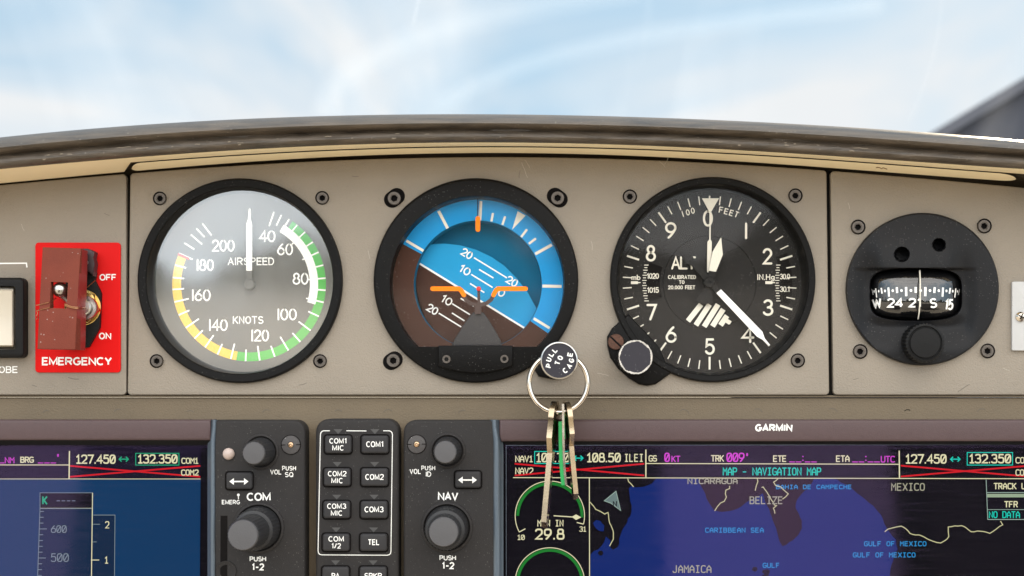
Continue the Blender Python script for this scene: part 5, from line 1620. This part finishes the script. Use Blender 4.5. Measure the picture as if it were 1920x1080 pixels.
    b = MB(); b.face([(1849, 899.5), (1970, 899.5), (1970, 974), (1852, 974)], d - .15); obj('status_box', b, EM['black'], scr)
    b = MB(); b.face([(1851, 926), (1970, 926), (1970, 932.5), (1851, 932.5)], d - .05); obj('status_bar', b, EM['bar'], scr)
    b = MB(); b.ribbon([(1849, 899), (1852, 974), (1970, 974)], 1.3, d - .02, cap=False); b.ribbon([(1850.5, 923.5), (1970, 923.5)], 1.3, d - .02, cap=False); b.ribbon([(1851, 955.5), (1970, 955.5)], 1, d - .02, cap=False); obj('status_frame', b, EM['pale'], scr)
    b = MB(); b.face([(946, 832), (2360, 832), (2360, 1330), (948, 1330)], d + .6); obj('screen_glass', b, M['glass_screen'], scr)
    b = MB(); b.ribbon([(949.5, 1330), (949, 835), (2360, 833)], .8, d + .62, cap=False); obj('glass_edge', b, M['rail'], scr)
    # control column
    knob_small(t, (839.5, 845)); knob_big(t, (838, 988.7), -2); fastener(t, (781.5, 833), 17)
    bt = push_button(t, 853.5, 884, 901.5, 914.5, name='transfer_button')
    b = MB(); arrow2(b, 859, 894, 900, 8.5, DF + 2.3, 2.6); obj('arrow', b, M['legend'], bt)
    b = MB(); d = DF + .07
    legend_word(t, 'VOL', 768, 789.5, 884, 9.5, d, 1.5, 'flat', gap=.26); legend_word(t, 'PUSH', 790, 816, 877.5, 8.8, d, 1.4, 'flat', gap=.26); legend_word(t, 'ID', 798, 808.5, 889, 10, d, 1.7, 'flat')
    legend_word(t, 'NAV', 821, 859, 930.5, 15.5, d, 2.9, 'flat'); legend_word(t, 'PUSH', 824, 855, 1046, 9.5, d, 1.8, 'flat'); legend_word(t, '1-2', 828, 852, 1060.5, 13.5, d, 2.6, 'flat')

M['glass_screen'] = glass('screen_coating', 0.050, tint=(0.50, 0.36, 1.0, 1), rough=0.02, smear=0.10, film=0.004, aniso=(3, 3, 60), sscale=14)
display_left()
display_right()

# ================================================================== audio panel
def audio():
    t = thing('audio_panel', 'dark narrow keypad panel of COM buttons between the two displays', 'control panel', P(670, 1080, 0))
    b = MB(); b.prism(rrect(592.5, 785.5, 748, 1330, 24, corners=(1, 1, 0, 0)), -2, DF, 1.4); obj('body', b, M['unit'], t)
    X = lambda x, y: (580 + x / 3.176, 740 + y / 3.176)
    d = DF + .07
    b = MB()
    for pts in ([X(122, 215), X(86, 215), X(76, 218), X(69, 226), X(66, 238), X(52, 930), X(54, 942), X(62, 951), X(74, 954), X(462, 956), X(476, 953), X(484, 945), X(486, 932), X(495, 240), X(493, 228), X(486, 219), X(476, 215), X(440, 215)], [X(220, 215), X(340, 216)]):
        b.ribbon(pts, 1.5, d, cap=False)
    obj('legend_frame', b, M['legend'], t)
    rows = [(90, 240, 253, 353, 308, 473), (84, 435, 248, 548, 306, 471), (81, 630, 245, 740, 303, 468), (77, 825, 242, 935, 300, 466), (74, 1021, 239, 1131, 297, 463)]
    L = [(('COM1', 'MIC'), ('COM1',)), (('COM2', 'MIC'), ('COM2',)), (('COM3', 'MIC'), ('COM3',)), (('COM', '1/2'), ('TEL',)), (('PA',), ('SPKR',))]
    wd = {'COM1': 33, 'COM2': 35, 'COM3': 36, 'MIC': 22, 'COM': 29, '1/2': 18, 'TEL': 22, 'PA': 15, 'SPKR': 33}
    for r_, ls in zip(rows, L):
        for k in (0, 1):
            x0, x1 = (r_[0], r_[2]) if k == 0 else (r_[4], r_[5])
            a = X(x0 + 3, r_[1] + 4); e = X(x1 - 3, r_[3] - 4)
            bt = push_button(t, a[0], a[1], e[0], e[1])
            mx = (a[0] + e[0]) / 2; my = (a[1] + e[1]) / 2
            b = MB(); tx = ls[k]
            dd = DF + 2.28
            if len(tx) == 2:
                text(b, tx[0], mx - wd[tx[0]] / 2, mx + wd[tx[0]] / 2, my - 6.6, 10.2, dd, 1.6, 'flat', gap=.24); text(b, tx[1], mx - wd[tx[1]] / 2, mx + wd[tx[1]] / 2, my + 6.4, 10.2, dd, 1.6, 'flat', gap=.24)
            else:
                yy = my - .5 if r_[1] < 1000 else my + 1
                text(b, tx[0], mx - wd[tx[0]] / 2, mx + wd[tx[0]] / 2, yy, 11, dd, 1.7, 'flat', gap=.24)
            obj('legend', b, M['legend'], bt)
            b = MB(); ty = a[1] - 12; b.face([(mx - 8.5, ty), (mx + 8.5, ty), (mx, ty + 9)], d); an = obj('annunciator', b, M['faint'], t)
audio()

# ================================================================== ring and keys
def keys():
    dk = 17.0
    c = P(1047, 718, dk); r = 54.8 * K(dk)
    b = MB()
    for off, ph in ((0.0, 0), (.0019, .4)):
        n = 96
        pts = [c + Vector((r * math.cos(2 * math.pi * i / n), off + .0002 * math.sin(2 * math.pi * i / n + ph), r * math.sin(2 * math.pi * i / n))) for i in range(n)]
        b.tube(pts, .00105, 12, closed=True)
    # split ring: the overlapping ends show as a small step
    o = obj('key_ring', b, M['chrome'], None, sharp=80)
    tag(o, 'nickel split ring hanging from the round PULL TO CAGE knob', 'key ring')
    zb = c.z - r
    def key(name, label, length, bow_w, bow_l, blade_w, th, turn, lean, x, dpt, material, teeth, hole_drop=.0042, group=None, fwd=0):
        """Flat key cut from sheet, hung by the hole in its bow and turned almost edge-on."""
        pts = []
        for a in np.linspace(200, -20, 18):
            pts.append((bow_w / 2 * math.cos(R(a)), -bow_w / 2 * .62 + bow_w / 2 * .62 * math.sin(R(a))))
        pts.append((bow_w / 2, -bow_l * .72)); pts.append((blade_w / 2, -bow_l)); 
        y = -bow_l - 2
        rn = random.Random(teeth)
        i = 0
        while y > -length + 4:
            pts.append((blade_w / 2, y)); pts.append((blade_w / 2 - rn.uniform(.4, 2.2), y - 1.4)); pts.append((blade_w / 2 - rn.uniform(.4, 2.2), y - 2.4)); y -= 3.4
        pts.append((blade_w / 2 - 1, -length + 1)); pts.append((0, -length)); pts.append((-blade_w / 2, -length + 2.5)); pts.append((-blade_w / 2, -bow_l)); pts.append((-bow_w / 2, -bow_l * .72))
        pts = pts[::-1]
        ho = [(2.4 * math.cos(a), -hole_drop * 1000 + 2.4 * math.sin(a)) for a in np.linspace(0, 2 * math.pi, 20, endpoint=False)]
        L_ = [[Vector((px, py, 0)) for px, py in pts], [Vector((px, py, 0)) for px, py in ho]]
        al = pts + ho
        rot = Matrix.Rotation(R(lean), 3, 'Y') @ Matrix.Rotation(R(fwd), 3, 'X') @ Matrix.Rotation(R(turn), 3, 'Z')
        org = Vector((x, -dpt * .001, zb + hole_drop + .0004))
        V = []
        for s_ in (-1, 1):
            for px, py in al: V.append(org + rot @ Vector((px * .001, s_ * th * .0005, py * .001)))
        n = len(al); m_ = len(pts); F = []
        for t3 in tessellate_polygon(L_):
            F.append(tuple(t3)); F.append(tuple(i + n for i in t3)[::-1])
        for a0, a1 in ((0, m_), (m_, n)):
            k_ = a1 - a0
            for i in range(k_):
                p_, q_ = a0 + i, a0 + (i + 1) % k_
                F.append((p_, q_, n + q_, n + p_))
        bb = MB(); bb.add(V, F)
        import bmesh
        o = obj(name, bb, material, None, sharp=30)
        bm = bmesh.new(); bm.from_mesh(o.data); bmesh.ops.recalc_face_normals(bm, faces=bm.faces); bm.to_mesh(o.data); bm.free()
        tag(o, label, 'key', group)
        return o
    key('key', 'long brass key seen edge-on, hanging lowest on the ring', 51, 22, 21, 8.5, 2.1, 83, 5.0, P(1041.5, 770, dk).x, dk + .6, M['brass'], 3, fwd=-2)
    key('key', 'shorter notched brass key seen edge-on, right of the green tag', 39.5, 20, 18, 7.5, 1.9, 96, -5.4, P(1061.5, 768, dk).x, dk + .6, M['brass'], 8, hole_drop=.004)
    # green plastic tag between the keys
    t = thing('key_tag', 'thin green tag with a steel edge hanging between the two keys', 'key tag', P(1053, 760, dk))
    def slab(name, pts, w, th, m, off=0):
        b = MB(); V = []; F = []
        for (x, y) in pts:
            p = P(x, y, dk + 1)
            for (dx, dy) in ((-th / 2, -w / 2), (th / 2, -w / 2), (th / 2, w / 2), (-th / 2, w / 2)): V.append(p + Vector(((dx + off) * .001, dy * .001, 0)))
        for i in range(len(pts) - 1):
            for j in range(4): F.append((i * 4 + j, i * 4 + (j + 1) % 4, (i + 1) * 4 + (j + 1) % 4, (i + 1) * 4 + j))
        F.append((0, 1, 2, 3)); k = 4 * (len(pts) - 1); F.append((k + 3, k + 2, k + 1, k))
        b.add(V, F); return obj(name, b, m, t)
    ct = [(1052.5, 757), (1053, 790), (1053.5, 830), (1054.5, 860), (1056, 885), (1058.5, 908)]
    slab('plastic', [(x - 1.2, y) for x, y in ct[1:]], 12, 1.5, M['greenplastic'], -.3)
    slab('steel_edge', [(x + 2.6, y) for x, y in ct], 13, .9, M['chrome'])
    slab('plastic', [(1062, 775), (1062.5, 800), (1063.5, 822)], 9, 1.0, M['greenplastic'], -1.2)
keys()
